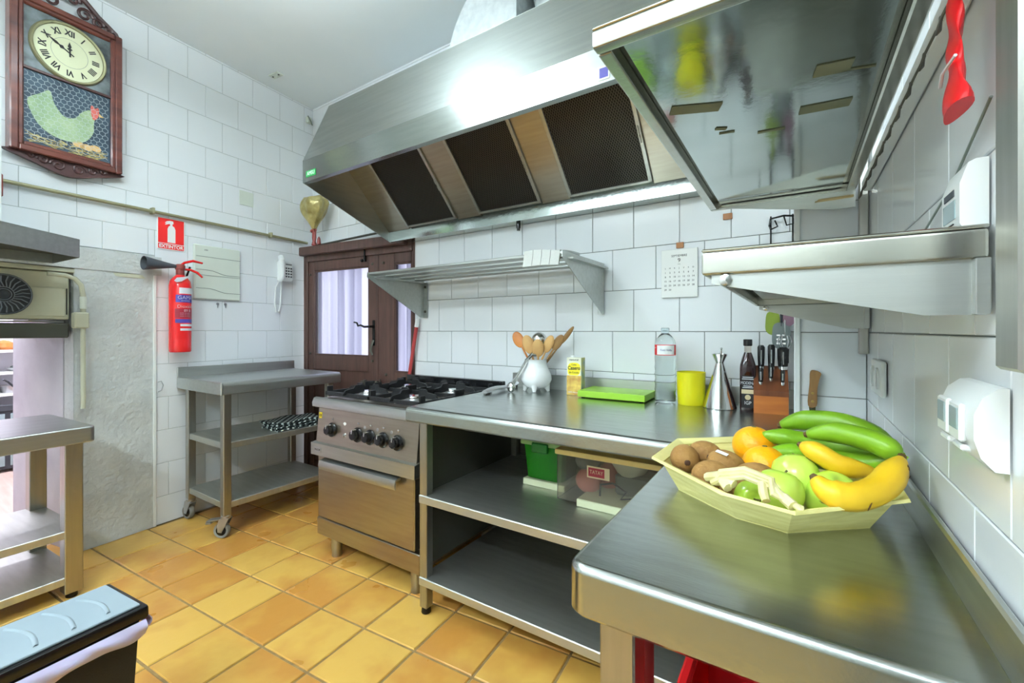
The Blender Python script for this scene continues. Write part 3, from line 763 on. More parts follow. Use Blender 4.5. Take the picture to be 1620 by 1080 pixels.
# sloping baffle with the filters let in
by0, bz0, by1, bz1 = -0.548, 2.305, -0.085, 1.828
ux, uz = by1 - by0, bz1 - bz0; LB = math.hypot(ux, uz)
slope = math.atan2(uz, ux)
mb_ = Matrix.Translation((0, by0, bz0)) @ Matrix.Rotation(slope, 4, 'X')     # local y runs down the baffle, local z up
fx = [(0.200, 0.620), (0.785, 1.195), (1.352, 1.765)]
f0, f1 = LB - 0.470, LB - 0.012
spans = [(0.004, fx[0][0]), (fx[0][1], fx[1][0]), (fx[1][1], fx[2][0]), (fx[2][1], HL - 0.004)]
for (a, b) in spans:
    MB().box(a, b, 0.0, LB, -0.004, 0.0).xf(mb_).obj('baffle_panel', 'steel_warm', hd, smooth=False)
for (a, b) in fx:
    MB().box(a, b, 0.0, f0, -0.004, 0.0).xf(mb_).obj('baffle_panel', 'steel_warm', hd, smooth=False)
    fr = MB()
    fr.box(a, a + 0.018, f0, f1, -0.016, 0.002, 0.002).box(b - 0.018, b, f0, f1, -0.016, 0.002, 0.002).box(a, b, f0, f0 + 0.016, -0.016, 0.002, 0.002).box(a, b, f1 - 0.012, f1, -0.016, 0.002, 0.002)
    fo = fr.xf(mb_).obj('filter', 'steel_z', hd)
    MB().box(a + 0.016, b - 0.016, f0 + 0.014, f1 - 0.010, -0.004, 0.0).xf(mb_).obj('filter_back', 'filter_dark', fo, smooth=False)
    # woven wire: two sets of diagonal strands
    wv = bmesh.new()
    x0, x1, y0, y1 = a + 0.017, b - 0.017, f0 + 0.015, f1 - 0.011
    st = 0.0115
    for sgn in (1, -1):
        c = x0 - (y1 - y0) * 0.6
        while c < x1 + (y1 - y0) * 0.6:
            def at(y): return c + sgn * 0.6 * (y - (y0 + y1) / 2)
            ya, yb = y0, y1
            def yof(x): return (x - c) / (sgn * 0.6) + (y0 + y1) / 2
            lo, hi = sorted((yof(x0), yof(x1)))
            ya, yb = max(y0, lo), min(y1, hi)
            if yb - ya > 0.004:
                w = 0.0011
                zz = -0.008 if sgn > 0 else -0.0095
                q = [(at(ya) - w, ya, zz), (at(ya) + w, ya, zz), (at(yb) + w, yb, zz), (at(yb) - w, yb, zz)]
                f = wv.faces.new([wv.verts.new(p) for p in q])
                e = [wv.verts.new((p[0], p[1], zz + 0.0022)) for p in q]
                wv.faces.new(e)
                vs = f.verts[:]
                for i in range(4): wv.faces.new((vs[i], vs[(i + 1) % 4], e[(i + 1) % 4], e[i]))
            c += st
    mw = MB(); mw.bm.free(); mw.bm = wv
    o = mw.xf(mb_).obj('wire_mesh', 'filter_mesh', fo, smooth=False); o['kind'] = 'stuff'
    for yy in (f0 + 0.2, f0 + 0.24):
        MB().tube([(b - 0.010, yy, -0.016), (b - 0.010, yy + 0.008, -0.024), (b - 0.010, yy + 0.026, -0.024), (b - 0.010, yy + 0.034, -0.016)], 0.002, 6).xf(mb_).obj('pull', 'steel_z', fo)
MB().cyl((1.015, -0.045, 1.730), (1.015, -0.045, 1.76), 0.012).cyl((1.015, -0.045, 1.716), (1.015, -0.045, 1.732), 0.009).obj('drain_plug', 'black_plastic', hd)
MB().box(0.035, 0.125, -0.692, -0.690, 2.012, 2.046).obj('sticker', 'green_sticker', hd, smooth=False)
text('sticker_text', 'AMSU', 0.030, 'white_paint', hd, (0.082, -0.6925, 2.029), sx=0.9)
MB().box(1.755, 1.795, -0.692, -0.690, 2.0, 2.045).obj('sticker', 'paper', hd, smooth=False)
MB().box(1.760, 1.790, -0.6925, -0.692, 2.006, 2.039).obj('sticker', 'label_blue', hd, smooth=False)

# fan casing and duct on the hood
fc = thing('fan_casing', 'bright galvanised fan casing with a curved end standing on the hood', 'fan casing', (-1.10, 1.74, 2.488))
arc = [(-0.44 + 0.44 * (1 - math.cos(a)), 0.49 * math.sin(a)) for a in [math.pi / 2 * k / 12 for k in range(13)]]
MB().prism([(-0.44, 0.0)] + arc[1:] + [(0.0, 0.0)], 'y', 0.0, 0.30).obj('casing', 'galvanised', fc)
MB().box(-0.012, 0.002, -0.012, 0.31, 0.0, 0.489, 0.002).obj('flange', 'galvanised', fc)
dc = thing('exhaust_duct', 'round galvanised duct rising from the hood to the ceiling beside the fan casing', 'duct', (-0.865, 1.90, 2.488))
MB().cyl((0, 0, 0), (0, 0, 0.490), 0.20, n=40).obj('pipe', 'galvanised', dc)
MB().lathe([(0.200, 0.24), (0.207, 0.245), (0.207, 0.262), (0.200, 0.267)], (0, 0, 0), 40, closed=False).obj('seam', 'galvanised', dc)
MB().box(-0.006, 0.006, -0.206, -0.198, 0.0, 0.489).obj('seam', 'galvanised', dc, smooth=False)

# ================================================================ THINGS ON THE LEFT WALL (x along the wall, -y out)
def lw(s, z=0.0, d=0.0):
    a = R(LW_R)
    return (LW_O[0] + s * math.cos(a) + d * math.sin(a), LW_O[1] + s * math.sin(a) - d * math.cos(a), z)
# -- pendulum-style wall clock
cl = thing('wall_clock', 'carved wooden wall clock with cream dial and a painted hen behind wire', 'clock', lw(-0.392, 2.03), LW_R)
CWd, CHt = 0.425, 0.755
w2 = CWd / 2
def frame(mb, x0, x1, z0, z1, w, y0, y1, bev):
    mb.box(x0, x0 + w, y0, y1, z0, z1, bev).box(x1 - w, x1, y0, y1, z0, z1, bev).box(x0 + w, x1 - w, y0, y1, z1 - w, z1, bev).box(x0 + w, x1 - w, y0, y1, z0, z0 + w, bev)
    return mb
MB().box(-w2 + 0.01, w2 - 0.01, -0.045, -0.002, 0.01, CHt - 0.01).obj('case', 'wood_clock_dark', cl, smooth=False)
f = MB(); frame(f, -w2, w2, 0, CHt, 0.030, -0.066, -0.002, 0.005); frame(f, -w2 + 0.026, w2 - 0.026, 0.026, CHt - 0.026, 0.022, -0.060, -0.01, 0.006)
f.obj('frame', 'wood_clock', cl)
MB().box(-w2 + 0.046, w2 - 0.046, -0.056, -0.045, 0.400, 0.414, 0.002).obj('crossbar', 'wood_clock_dark', cl)
MB().box(-w2 + 0.046, w2 - 0.046, -0.047, -0.045, 0.412, CHt - 0.045).obj('upper_panel', 'clock_picture', cl, smooth=False)
pic = MB().box(-w2 + 0.046, w2 - 0.046, -0.047, -0.045, 0.046, 0.402).obj('picture', 'clock_picture_low', cl, smooth=False)
cz = 0.555
dial = MB().lathe([(0.001, -0.0525), (0.132, -0.0525), (0.133, -0.047)], (0, 0, cz), 48, 'y').obj('dial', 'clock_face', cl)
MB().lathe([(0.132, -0.047), (0.134, -0.060), (0.142, -0.062), (0.148, -0.055), (0.149, -0.046)], (0, 0, cz), 48, 'y', closed=False).obj('bezel', 'brass_old', cl)
for k in range(12):
    a = R(90 - 30 * (k + 1))
    s_ = ['I', 'II', 'III', 'IIII', 'V', 'VI', 'VII', 'VIII', 'IX', 'X', 'XI', 'XII'][k]
    text('numeral', s_, 0.040, 'ink', dial, (0.100 * math.cos(a), -0.0532, cz + 0.100 * math.sin(a)), (R(90), -(a - R(90)), 0), sx=0.8, bold=0.0012)
ringm = MB().lathe([(0.070, -0.0527), (0.0705, -0.0531), (0.0712, -0.0527)], (0, 0, cz), 48, 'y', closed=False); ringm.obj('minute_ring', 'ink_grey', dial)
def hand(name, ang, l, w):
    m_ = Matrix.Translation((0, -0.0545, cz)) @ Matrix.Rotation(R(ang), 4, 'Y')
    b = MB().prism([(-w * 0.5, -0.018), (w * 0.5, -0.018), (w * 0.5, l * 0.25), (w * 1.8, l * 0.36), (w * 0.5, l * 0.46), (w * 1.2, l * 0.6), (0, l), (-w * 1.2, l * 0.6), (-w * 0.5, l * 0.46), (-w * 1.8, l * 0.36), (-w * 0.5, l * 0.25)], 'y', -0.001, 0.001)
    b.xf(m_).obj(name, 'ink', dial, smooth=False)
hand('hour_hand', -2, 0.056, 0.006); hand('minute_hand', -60, 0.100, 0.005)
# hen, straw, eggs and chicken wire
def smoothpoly(pts, n=6):
    out = []; N_ = len(pts)
    for i in range(N_):
        p0, p1, p2, p3 = pts[i - 1], pts[i], pts[(i + 1) % N_], pts[(i + 2) % N_]
        for k in range(n):
            t = k / n
            out.append(tuple(0.5 * (2 * p1[c] + (p2[c] - p0[c]) * t + (2 * p0[c] - 5 * p1[c] + 4 * p2[c] - p3[c]) * t * t + (3 * p1[c] - p0[c] - 3 * p2[c] + p3[c]) * t ** 3) for c in (0, 1)))
    return out
hen = [(-0.130, 0.190), (-0.145, 0.255), (-0.105, 0.300), (-0.070, 0.330), (-0.055, 0.275), (-0.020, 0.225), (0.020, 0.235), (0.045, 0.275), (0.075, 0.300), (0.100, 0.290), (0.092, 0.240), (0.088, 0.180), (0.055, 0.125), (0.0, 0.105), (-0.060, 0.112), (-0.105, 0.145)]
MB().prism(smoothpoly([(x * 1.04, z * 1.0) for x, z in hen]), 'y', -0.0500, -0.0465).obj('hen', 'hen_body', pic, smooth=False)
MB().prism(smoothpoly([(-0.10, 0.20), (-0.06, 0.215), (0.0, 0.19), (0.03, 0.15), (-0.02, 0.135), (-0.07, 0.15)]), 'y', -0.0508, -0.0495).obj('wing', 'hen_body', pic, smooth=False)
MB().prism(smoothpoly([(0.082, 0.300), (0.086, 0.330), (0.100, 0.318), (0.112, 0.326), (0.116, 0.300), (0.108, 0.268), (0.092, 0.258)]), 'y', -0.0512, -0.049).obj('comb', 'hen_red', pic, smooth=False)
MB().prism([(0.116, 0.298), (0.136, 0.284), (0.116, 0.280)], 'y', -0.0512, -0.049).obj('beak', 'hen_beak', pic, smooth=False)
rs = random.Random(3)
stw = MB()
for _ in range(90):
    x, z, a = rs.uniform(-0.15, 0.15), rs.uniform(0.052, 0.095), rs.uniform(-0.5, 0.5)
    l = rs.uniform(0.02, 0.05); x = max(-0.135, min(0.135, x))
    stw.obox((x, -0.0478, z), (l, 0.0012, 0.0025), (0, a, 0))
o = stw.obj('straw', 'straw', pic, smooth=False); o['kind'] = 'stuff'
for (x, z) in ((0.035, 0.104), (0.068, 0.100), (0.102, 0.106)):
    MB().prism([(x + 0.024 * math.cos(t), z + 0.016 * math.sin(t)) for t in [2 * math.pi * k / 18 for k in range(18)]], 'y', -0.0500, -0.047).obj('egg', 'egg', pic, smooth=False)
hx = MB(); r_ = 0.0135
X0, X1, Z0, Z1 = -w2 + 0.050, w2 - 0.050, 0.055, 0.398
j = 0
zc = Z0
while zc < Z1:
    xc = X0 + (r_ * 0.866 if j % 2 else 0)
    while xc < X1:
        for a0 in (90, 30, -30):
            p = (xc + r_ * math.cos(R(a0)), zc + r_ * math.sin(R(a0))); q = (xc + r_ * math.cos(R(a0 - 60)), zc + r_ * math.sin(R(a0 - 60)))
            if all(X0 <= v[0] <= X1 and Z0 <= v[1] <= Z1 for v in (p, q)):
                dx, dz = q[0] - p[0], q[1] - p[1]; L_ = math.hypot(dx, dz); nx, nz = -dz / L_ * 0.0007, dx / L_ * 0.0007
                hx.bm.faces.new([hx.bm.verts.new((u, -0.0520, v)) for u, v in ((p[0] + nx, p[1] + nz), (q[0] + nx, q[1] + nz), (q[0] - nx, q[1] - nz), (p[0] - nx, p[1] - nz))])
        xc += r_ * 1.732
    zc += r_ * 1.5; j += 1
o = hx.obj('chicken_wire', 'wire_pale', pic, smooth=False); o['kind'] = 'stuff'
# carved crest and apron with scrolls
def scroll(mb, cx, cz_, r, turns, sgn, y=-0.03, th=0.009):
    n = int(16 * turns)
    mb.tube([(cx + sgn * r * (1 - 0.75 * k / n) * math.cos(2 * math.pi * turns * k / n), y, cz_ + r * (1 - 0.75 * k / n) * math.sin(2 * math.pi * turns * k / n)) for k in range(n + 1)], [th * (1 - 0.4 * k / n) for k in range(n + 1)], 6)
cr = MB()
for sg in (-1, 1):
    cr.tube([(sg * 0.205, -0.03, CHt), (sg * 0.195, -0.03, CHt + 0.022), (sg * 0.160, -0.03, CHt + 0.045), (sg * 0.120, -0.03, CHt + 0.070), (sg * 0.07, -0.03, CHt + 0.115), (sg * 0.02, -0.03, CHt + 0.150)], [0.012, 0.010, 0.011, 0.012, 0.013, 0.016], 8)
    for (x, z, r) in ((0.165, 0.018, 0.016), (0.120, 0.030, 0.026), (0.065, 0.045, 0.034), (0.022, 0.095, 0.026)): scroll(cr, sg * x, CHt + z, r, 1.3, sg)
    cr.tube([(sg * 0.20, -0.03, CHt + 0.006), (sg * 0.02, -0.03, CHt + 0.008)], 0.008, 6)
cr.ball((0, -0.03, CHt + 0.15), (0.02, 0.012, 0.03), 10, 8)
cr.obj('crest', 'wood_clock_dark', cl)
ap = MB()
ap.prism(smoothpoly([(-0.21, 0.004), (-0.17, -0.025), (-0.12, -0.040), (-0.06, -0.062), (0.0, -0.074), (0.06, -0.062), (0.12, -0.040), (0.17, -0.025), (0.21, 0.004)], 4), 'y', -0.040, -0.018)
for sg in (-1, 1):
    for (x, z, r) in ((0.040, -0.028, 0.030), (0.095, -0.018, 0.022), (0.138, -0.010, 0.015)): scroll(ap, sg * x, z, r, 1.3, sg, -0.042, 0.006)
ap.obj('apron', 'wood_clock_dark', cl)

# -- pipe along the wall with its clips
gp = thing('gas_pipe', 'thin brass-coloured pipe running along the tiled left wall to the door lintel', 'pipe', lw(0, 0), LW_R)
MB().cyl((-0.66, -0.022, 1.872), (1.03, -0.022, 1.868), 0.010, n=12).obj('pipe', 'pipe_metal', gp)
for s in (-0.02, 0.72): MB().box(s - 0.007, s + 0.007, -0.036, 0.0, 1.855, 1.892, 0.002).obj('clip', 'pipe_metal', gp)
MB().box(-0.665, -0.62, -0.05, 0.0, 1.79, 1.90, 0.006).obj('end_block', 'brown_red', gp)
bp = MB().tube([(-3.20, 2.085, 1.842), (-2.86, 2.078, 1.846), (-2.30, 2.070, 1.855)], 0.008, 10).obj('conduit_pipe', 'dark_metal')
tag(bp, 'thin dark pipe running above the wooden door lintel behind the hood', 'pipe')

# -- EXTINTOR sign
sg = thing('safety_sign', 'red square extinguisher sign reading EXTINTOR on the tiled wall', 'sign', lw(0.084, 1.757), LW_R)
MB().box(-0.075, 0.075, -0.004, -0.0005, -0.098, 0.098, 0.0015).obj('plate', 'white_paint', sg)
MB().box(-0.069, 0.069, -0.0048, -0.004, -0.058, 0.091).box(-0.069, 0.069, -0.0048, -0.004, -0.092, -0.062).obj('red_field', 'red_sign', sg, smooth=False)
MB().prism([(-0.020, -0.052), (0.022, -0.052), (0.022, 0.030), (0.016, 0.046), (0.006, 0.052), (0.006, 0.062), (0.012, 0.066), (0.010, 0.080), (-0.006, 0.082), (-0.024, 0.076), (-0.034, 0.066), (-0.030, 0.063), (-0.016, 0.070), (-0.034, 0.056), (-0.032, 0.053), (-0.010, 0.062), (-0.006, 0.060), (-0.006, 0.052), (-0.014, 0.046), (-0.020, 0.030)], 'y', -0.0056, -0.0048).obj('pictogram', 'white_paint', sg, smooth=False)
text('sign_text', 'EXTINTOR', 0.0285, 'white_paint', sg, (0, -0.0052, -0.0775), sx=0.93, bold=0.0008)

# -- fire extinguisher
ex = thing('fire_extinguisher', 'red CO2 fire extinguisher with black horn hung on the wall', 'extinguisher', lw(0.098, 1.037, 0.075), LW_R)
MB().lathe([(0.001, 0.0), (0.052, 0.0), (0.056, 0.006), (0.057, 0.03), (0.057, 0.075), (0.0565, 0.078), (0.057, 0.081), (0.057, 0.400), (0.052, 0.428), (0.038, 0.452), (0.024, 0.464), (0.020, 0.470)], (0, 0, 0), 32).obj('cylinder', 'red_ext', ex)
MB().lathe([(0.022, 0.462), (0.022, 0.500), (0.026, 0.502), (0.026, 0.528), (0.016, 0.534)], (0, 0, 0), 16).obj('valve', 'brown_red', ex)
MB().tube([(0.0, 0, 0.525), (0.02, -0.01, 0.545), (0.06, -0.02, 0.560), (0.11, -0.03, 0.552)], [0.012, 0.013, 0.013, 0.009], 8, squash=0.6).obj('lever', 'red_ext', ex)
MB().tube([(0.01, 0, 0.505), (0.05, -0.012, 0.505), (0.085, -0.022, 0.490), (0.11, -0.03, 0.462)], [0.012, 0.013, 0.013, 0.009], 8, squash=0.6).obj('carry_handle', 'red_ext', ex)
MB().lathe([(0.010, -0.010), (0.014, -0.04), (0.036, -0.155), (0.040, -0.175), (0.037, -0.175), (0.032, -0.15)], (0, 0, 0.518), 20, 'x').obj('horn', 'fan_dark', ex, (-0.01, 0, 0))
MB().cyl((0.06, 0.012, 0.525), (0.06, 0.055, 0.46), 0.006, n=8).obj('hose', 'black_plastic', ex)
MB().prism([(-0.06, 0.425), (-0.045, 0.445), (-0.01, 0.452), (0.02, 0.462), (0.03, 0.458), (0.0, 0.440), (-0.02, 0.425), (-0.045, 0.418)], 'y', -0.058, -0.0565).obj('tag', 'label_silver', ex, smooth=False)
MB().box(-0.02, 0.02, 0.045, 0.074, 0.30, 0.36, 0.003).obj('bracket', 'dark_metal', ex)
def curved_label(name, m_, a0, a1, z0, z1, r=0.0576):
    n = 12
    o = MB().sheet(lambda a, b: Vector((r * math.sin(R(a0 + (a1 - a0) * a)), -r * math.cos(R(a0 + (a1 - a0) * a)), z0 + (z1 - z0) * b)), n, 1, 0.0004).obj(name, m_, ex); return o
curved_label('label_panel', 'label_silver', -30, 55, 0.352, 0.388)
curved_label('label_panel', 'label_blue', -48, 55, 0.300, 0.345)
curved_label('label_panel', 'label_dark_red', -52, 55, 0.205, 0.262)
curved_label('label_panel', 'label_blue', -50, 55, 0.176, 0.200)
curved_label('label_panel', 'label_silver', -25, 55, 0.156, 0.170); curved_label('label_panel', 'label_silver', -25, 55, 0.130, 0.144)
def on_cyl(name, body, size, m_, z, ac, r=0.0582):
    t = text(name, body, size, m_, ex, (0, 0, 0), (0, 0, 0))
    for v in t.data.vertices:
        a = v.co.x / r + R(ac); zz = v.co.y
        v.co = (r * math.sin(a), -r * math.cos(a), z + zz)
on_cyl('label_text', 'GAMA', 0.030, 'white_paint', 0.328, 4); on_cyl('label_text', 'EXTINTOR', 0.010, 'white_paint', 0.309, 4)
on_cyl('label_text', 'Dioxido', 0.026, 'white_paint', 0.275, 2); on_cyl('label_text', '89 B', 0.022, 'white_paint', 0.250, 12)
for z in (0.236, 0.226, 0.216): on_cyl('label_text', 'modo de empleo', 0.0085, 'label_silver', z, 2)

# -- fuse-box cover
fb = thing('fuse_box', 'pale green-grey plastic fuse box cover with wavy flaps on the tiled wall', 'fuse box', lw(0.350, 1.372), LW_R)
MB().box(-0.146, 0.146, -0.020, 0.0, 0.0, 0.350, 0.005).obj('cover', 'cream_plastic', fb)
def wavy(z, amp):
    return MB().tube([(-0.135 + 0.28 * k / 20, -0.0205, z + (amp * (math.cos(math.pi * min(1, max(0, (k - 5) / 9.0))) - 1))) for k in range(21)], 0.0016, 6)
for (z, a) in ((0.275, 0.0), (0.190, 0.012), (0.155, 0.0), (0.070, 0.012)): wavy(z, a).obj('flap_edge', 'grey_line', fb)
text('maker_mark', 'ABB', 0.013, 'ink_grey', fb, (-0.075, -0.0203, 0.318))

# -- wall telephone
ph = thing('wall_telephone', 'white wall telephone with corded handset beside the door', 'telephone', lw(0.815, 1.570), LW_R)
MB().box(-0.035, 0.068, -0.050, 0.0, -0.028, 0.125, 0.012, 2).obj('base', 'white_plastic', ph)
MB().tube([(-0.040, -0.058, 0.150), (-0.046, -0.078, 0.120), (-0.040, -0.080, 0.040), (-0.044, -0.076, -0.010), (-0.050, -0.058, -0.032)], [0.020, 0.023, 0.016, 0.021, 0.020], 10).obj('handset', 'white_plastic', ph)
for r_i in range(4):
    for c_i in range(3):
        MB().box(0.004 + c_i * 0.020, 0.017 + c_i * 0.020, -0.054, -0.049, 0.064 - r_i * 0.021, 0.075 - r_i * 0.021, 0.002).obj('key', 'fan_dark', ph)
MB().box(0.006, 0.056, -0.0515, -0.0495, 0.094, 0.104).obj('display', 'ink_grey', ph, smooth=False)
cd = [(-0.050, -0.056, -0.030), (-0.062, -0.03, -0.08), (-0.062, -0.02, -0.20), (-0.050, -0.018, -0.262), (-0.028, -0.018, -0.262), (-0.016, -0.02, -0.20), (-0.012, -0.025, -0.03)]
MB().tube(cd, 0.006, 8).obj('cord', 'white_plastic', ph)

# -- small things on the left wall
for (s, lab) in ((0.355, 'small key stuck under the fuse box, the left of the pair'), (0.405, 'small key stuck under the fuse box, the right of the pair')):
    k = thing('key', lab, 'key', lw(s, 1.345), LW_R, 'keys under the fuse box')
    MB().lathe([(0.004, -0.006), (0.009, -0.006), (0.009, -0.002), (0.004, -0.002)], (0, 0, 0), 12, 'y').obj('bow', 'silver_dull', k)
    MB().box(-0.002, 0.002, -0.006, -0.003, -0.026, -0.008).obj('blade', 'silver_dull', k, smooth=False)
bpz = MB().box(-0.05, 0.05, -0.004, 0.0, -0.05, 0.05, 0.001).obj('blank_plate', 'cream_plastic', None, lw(0.55, 2.10), (0, 0, R(LW_R)))
tag(bpz, 'cream square blanking plate on the tiles above the pipe', 'plate')
hk = MB().tube([(0, 0, 0.03), (0.01, -0.012, 0.035), (0.02, -0.014, 0.01), (0.012, -0.012, -0.02), (0, 0, -0.03)], 0.003, 8).obj('wall_hook', 'silver_dull', None, lw(0.012, 0.83, 0.012), (0, 0, R(LW_R)))
tag(hk, 'small curved metal hook at the corner of the opening, left of the wheeled table', 'hook')
dt = thing('ceiling_plate', 'small cream plate with two screws on the ceiling near the left wall', 'plate', (-3.10, 1.70, CEIL), 6)
MB().box(-0.05, 0.05, -0.025, 0.025, -0.008, 0.0, 0.002).obj('plate', 'cream_plastic', dt)
for x in (-0.03, 0.03): MB().lathe([(0.001, -0.011), (0.006, -0.010), (0.006, -0.007)], (x, 0, 0), 10).obj('screw', 'ink', dt)
mt = thing('corner_sensor', 'tiny pale wire clamp high in the ceiling corner by the hood', 'clamp', lw(1.05, 2.87), LW_R)
MB().box(-0.022, 0.022, -0.03, -0.001, -0.03, 0.02, 0.006).obj('body', 'cream_plastic', mt)
MB().tube([(-0.02, -0.03, 0.02), (0.0, -0.04, -0.02), (0.02, -0.03, -0.04)], 0.005, 6).obj('clip', 'grey_line', mt)

# -- gold-wrapped bundle on the lintel
gb = thing('wrapped_bundle', 'gold paper wrapped bunch with a red-tied neck standing on the door lintel', 'wrapped bunch', (-3.085, 1.985, 1.8135))
def foil(a, b):
    t = 2 * math.pi * a; z = 0.12 + 0.24 * b
    r = 0.018 + 0.105 * math.sin(min(1.0, b * 1.15) * math.pi / 2) ** 1.3 * (1.0 if b < 0.75 else 1.0 - 0.30 * ((b - 0.75) / 0.25) ** 2)
    r *= 1 + 0.10 * math.sin(3 * t + 5 * b) + 0.05 * math.sin(7 * t - 4 * b)
    return Vector((r * math.cos(t), r * 0.75 * math.sin(t), z + 0.012 * math.sin(2 * t + 1)))
m = MB(); m.sheet(foil, 36, 16); bmesh.ops.remove_doubles(m.bm, verts=m.bm.verts, dist=0.0005)
m.ball((0, 0, 0.335), (0.080, 0.060, 0.020), 18, 8)
m.obj('wrapping', 'gold_foil', gb)
MB().lathe([(0.016, 0.0), (0.020, 0.004), (0.012, 0.03), (0.016, 0.06), (0.014, 0.10), (0.020, 0.125)], (0, 0, 0), 14).obj('neck', 'brown_red', gb)
MB().tube([(0.018, -0.01, 0.115), (0.045, -0.02, 0.09), (0.040, -0.02, 0.03)], [0.006, 0.008, 0.004], 8).ball((-0.01, -0.012, 0.11), 0.014, 8, 6).obj('ribbon', 'brown_red', gb)
MB().lathe([(0.010, 0.0), (0.016, 0.004), (0.012, 0.045), (0.004, 0.06)], (0.06, 0.0, 0), 10).obj('small_figure', 'brown_red', gb)

# -- broom with red handle behind the cooker
br = thing('broom', 'broom with a red handle leaning by the glazed door behind the cooker', 'broom', (0, 0, 0))
MB().cyl((-2.088, 2.080, 1.245), (-2.098, 2.079, 1.19), 0.014, n=10).obj('grip', 'white_plastic', br)
MB().cyl((-2.097, 2.079, 1.195), (-2.305, 2.062, 0.10), 0.012, n=10).obj('handle', 'red_wood', br)
MB().box(-2.36, -2.25, 2.035, 2.085, 0.002, 0.12, 0.01).obj('head', 'red_wood', br)

# -- folded dotted tea towel on the wheeled table
td = thing('tea_towel', 'black tea towel with white dots folded on the middle shelf of the wheeled table', 'towel', (-2.90, 1.50, 0.5355), 0)
for k in range(4):
    def ff(a, b, k=k):
        return Vector((0.0 + 0.20 * a - 0.010 * k + 0.004 * math.sin(9 * b), 0.32 * b + 0.006 * math.sin(11 * a + k), 0.009 + 0.013 * k + 0.005 * math.sin(6 * a + 9 * b + k)))
    m = MB().sheet(ff, 12, 16, 0.007)
    uvl = m.bm.loops.layers.uv.new('UVMap')
    for f_ in m.bm.faces:
        for lp in f_.loops: lp[uvl].uv = (lp.vert.co.x + 0.3 * lp.vert.co.z, lp.vert.co.y)
    m.obj('fold', 'dotted_cloth', td)

# ================================================================ THINGS ON THE WORK TABLE
# -- white footed pot with utensils
pt = thing('utensil_pot', 'white bulbous ceramic pot on little feet holding cooking spoons', 'pot', (-1.121, 1.955, TZ))
MB().lathe([(0.001, 0.028), (0.050, 0.022), (0.068, 0.034), (0.080, 0.062), (0.076, 0.090), (0.062, 0.118), (0.054, 0.140), (0.058, 0.160), (0.061, 0.163), (0.057, 0.164), (0.050, 0.140), (0.058, 0.115), (0.070, 0.085), (0.070, 0.06), (0.050, 0.034), (0.001, 0.032)], (0, 0, 0), 36, closed=False).obj('body', 'ceramic', pt)
for k in range(4):
    a = R(20 + 90 * k)
    MB().tube([(0.052 * math.cos(a), 0.052 * math.sin(a), 0.032), (0.058 * math.cos(a), 0.058 * math.sin(a), 0.014), (0.062 * math.cos(a), 0.062 * math.sin(a), 0.001)], [0.020, 0.012, 0.008], 10).obj('foot', 'ceramic', pt)
def spoon(name, label, tip, c, hr, m_, bowl=(0.03, 0.008, 0.045), hm=None, grp='spoons in the white pot'):
    """tip: bowl centre in world, c: foot of the handle inside the pot"""
    o = thing(name, label, 'spoon', c, 0, grp)
    d = Vector(tip) - Vector(c); L_ = d.length; d.normalize(); yv = Vector((-0.35, 0.94, 0)); yv = (yv - yv.dot(d) * d).normalized(); xv = yv.cross(d)
    o.rotation_euler = Matrix((xv, yv, d)).transposed().to_euler()
    MB().cyl((0, 0, 0), (0, 0, L_ - bowl[2] * 0.8), hr, hr * 0.8, 10).obj('handle', hm or m_, o)
    MB().ball((0, 0, L_), bowl if name != 'soup_ladle' else (0.040, 0.030, 0.040), 20, 12).obj('bowl', m_, o)
    return o
px, py = -1.121, 1.955
b0 = TZ + 0.037
spoon('wooden_spoon', 'orange-brown wooden spoon leaning out on the left of the pot', (px - 0.105, py - 0.005, TZ + 0.262), (px + 0.028, py, b0), 0.006, 'wood_spoon_orange', (0.029, 0.007, 0.046))
spoon('wooden_spoon', 'pale wooden spoon left of the steel ladle in the pot', (px - 0.040, py - 0.012, TZ + 0.238), (px + 0.022, py + 0.014, b0), 0.006, 'wood_spoon', (0.030, 0.007, 0.050))
spoon('soup_ladle', 'round steel ladle bowl rising in the middle of the pot', (px + 0.000, py + 0.030, TZ + 0.262), (px + 0.006, py - 0.02, b0), 0.005, 'chrome', (0.038, 0.022, 0.040))
spoon('wooden_spoon', 'pale wooden spoon in front of the steel ladle', (px + 0.030, py - 0.035, TZ + 0.222), (px + 0.0, py + 0.022, b0), 0.006, 'wood_spoon', (0.031, 0.006, 0.048))
spoon('wooden_spoon', 'slim wooden spoon right of the ladle in the pot', (px + 0.076, py - 0.010, TZ + 0.242), (px - 0.022, py - 0.012, b0), 0.006, 'wood_spoon', (0.024, 0.006, 0.048))
spoon('wooden_spoon', 'dark-edged wooden spoon second from the right in the pot', (px + 0.118, py + 0.010, TZ + 0.250), (px - 0.030, py + 0.004, b0), 0.006, 'wood_handle', (0.022, 0.006, 0.046))
spoon('wooden_spoon', 'narrow dark spatula leaning furthest right out of the pot', (px + 0.162, py + 0.022, TZ + 0.285), (px - 0.038, py + 0.012, b0), 0.005, 'wood_handle', (0.012, 0.004, 0.058))
lad = thing('steel_spoon', 'bright steel serving spoon leaning against the front of the white pot', 'spoon', (px - 0.075, py - 0.105, TZ))
MB().tube([(0.0, 0.0, 0.045), (0.02, 0.025, 0.09), (0.055, 0.05, 0.165), (0.075, 0.062, 0.19), (0.090, 0.075, 0.185)], [0.011, 0.009, 0.009, 0.010, 0.008], 8).obj('handle', 'chrome', lad)
MB().ball((-0.006, -0.006, 0.027), (0.024, 0.018, 0.026), 16, 10).obj('bowl', 'chrome', lad)
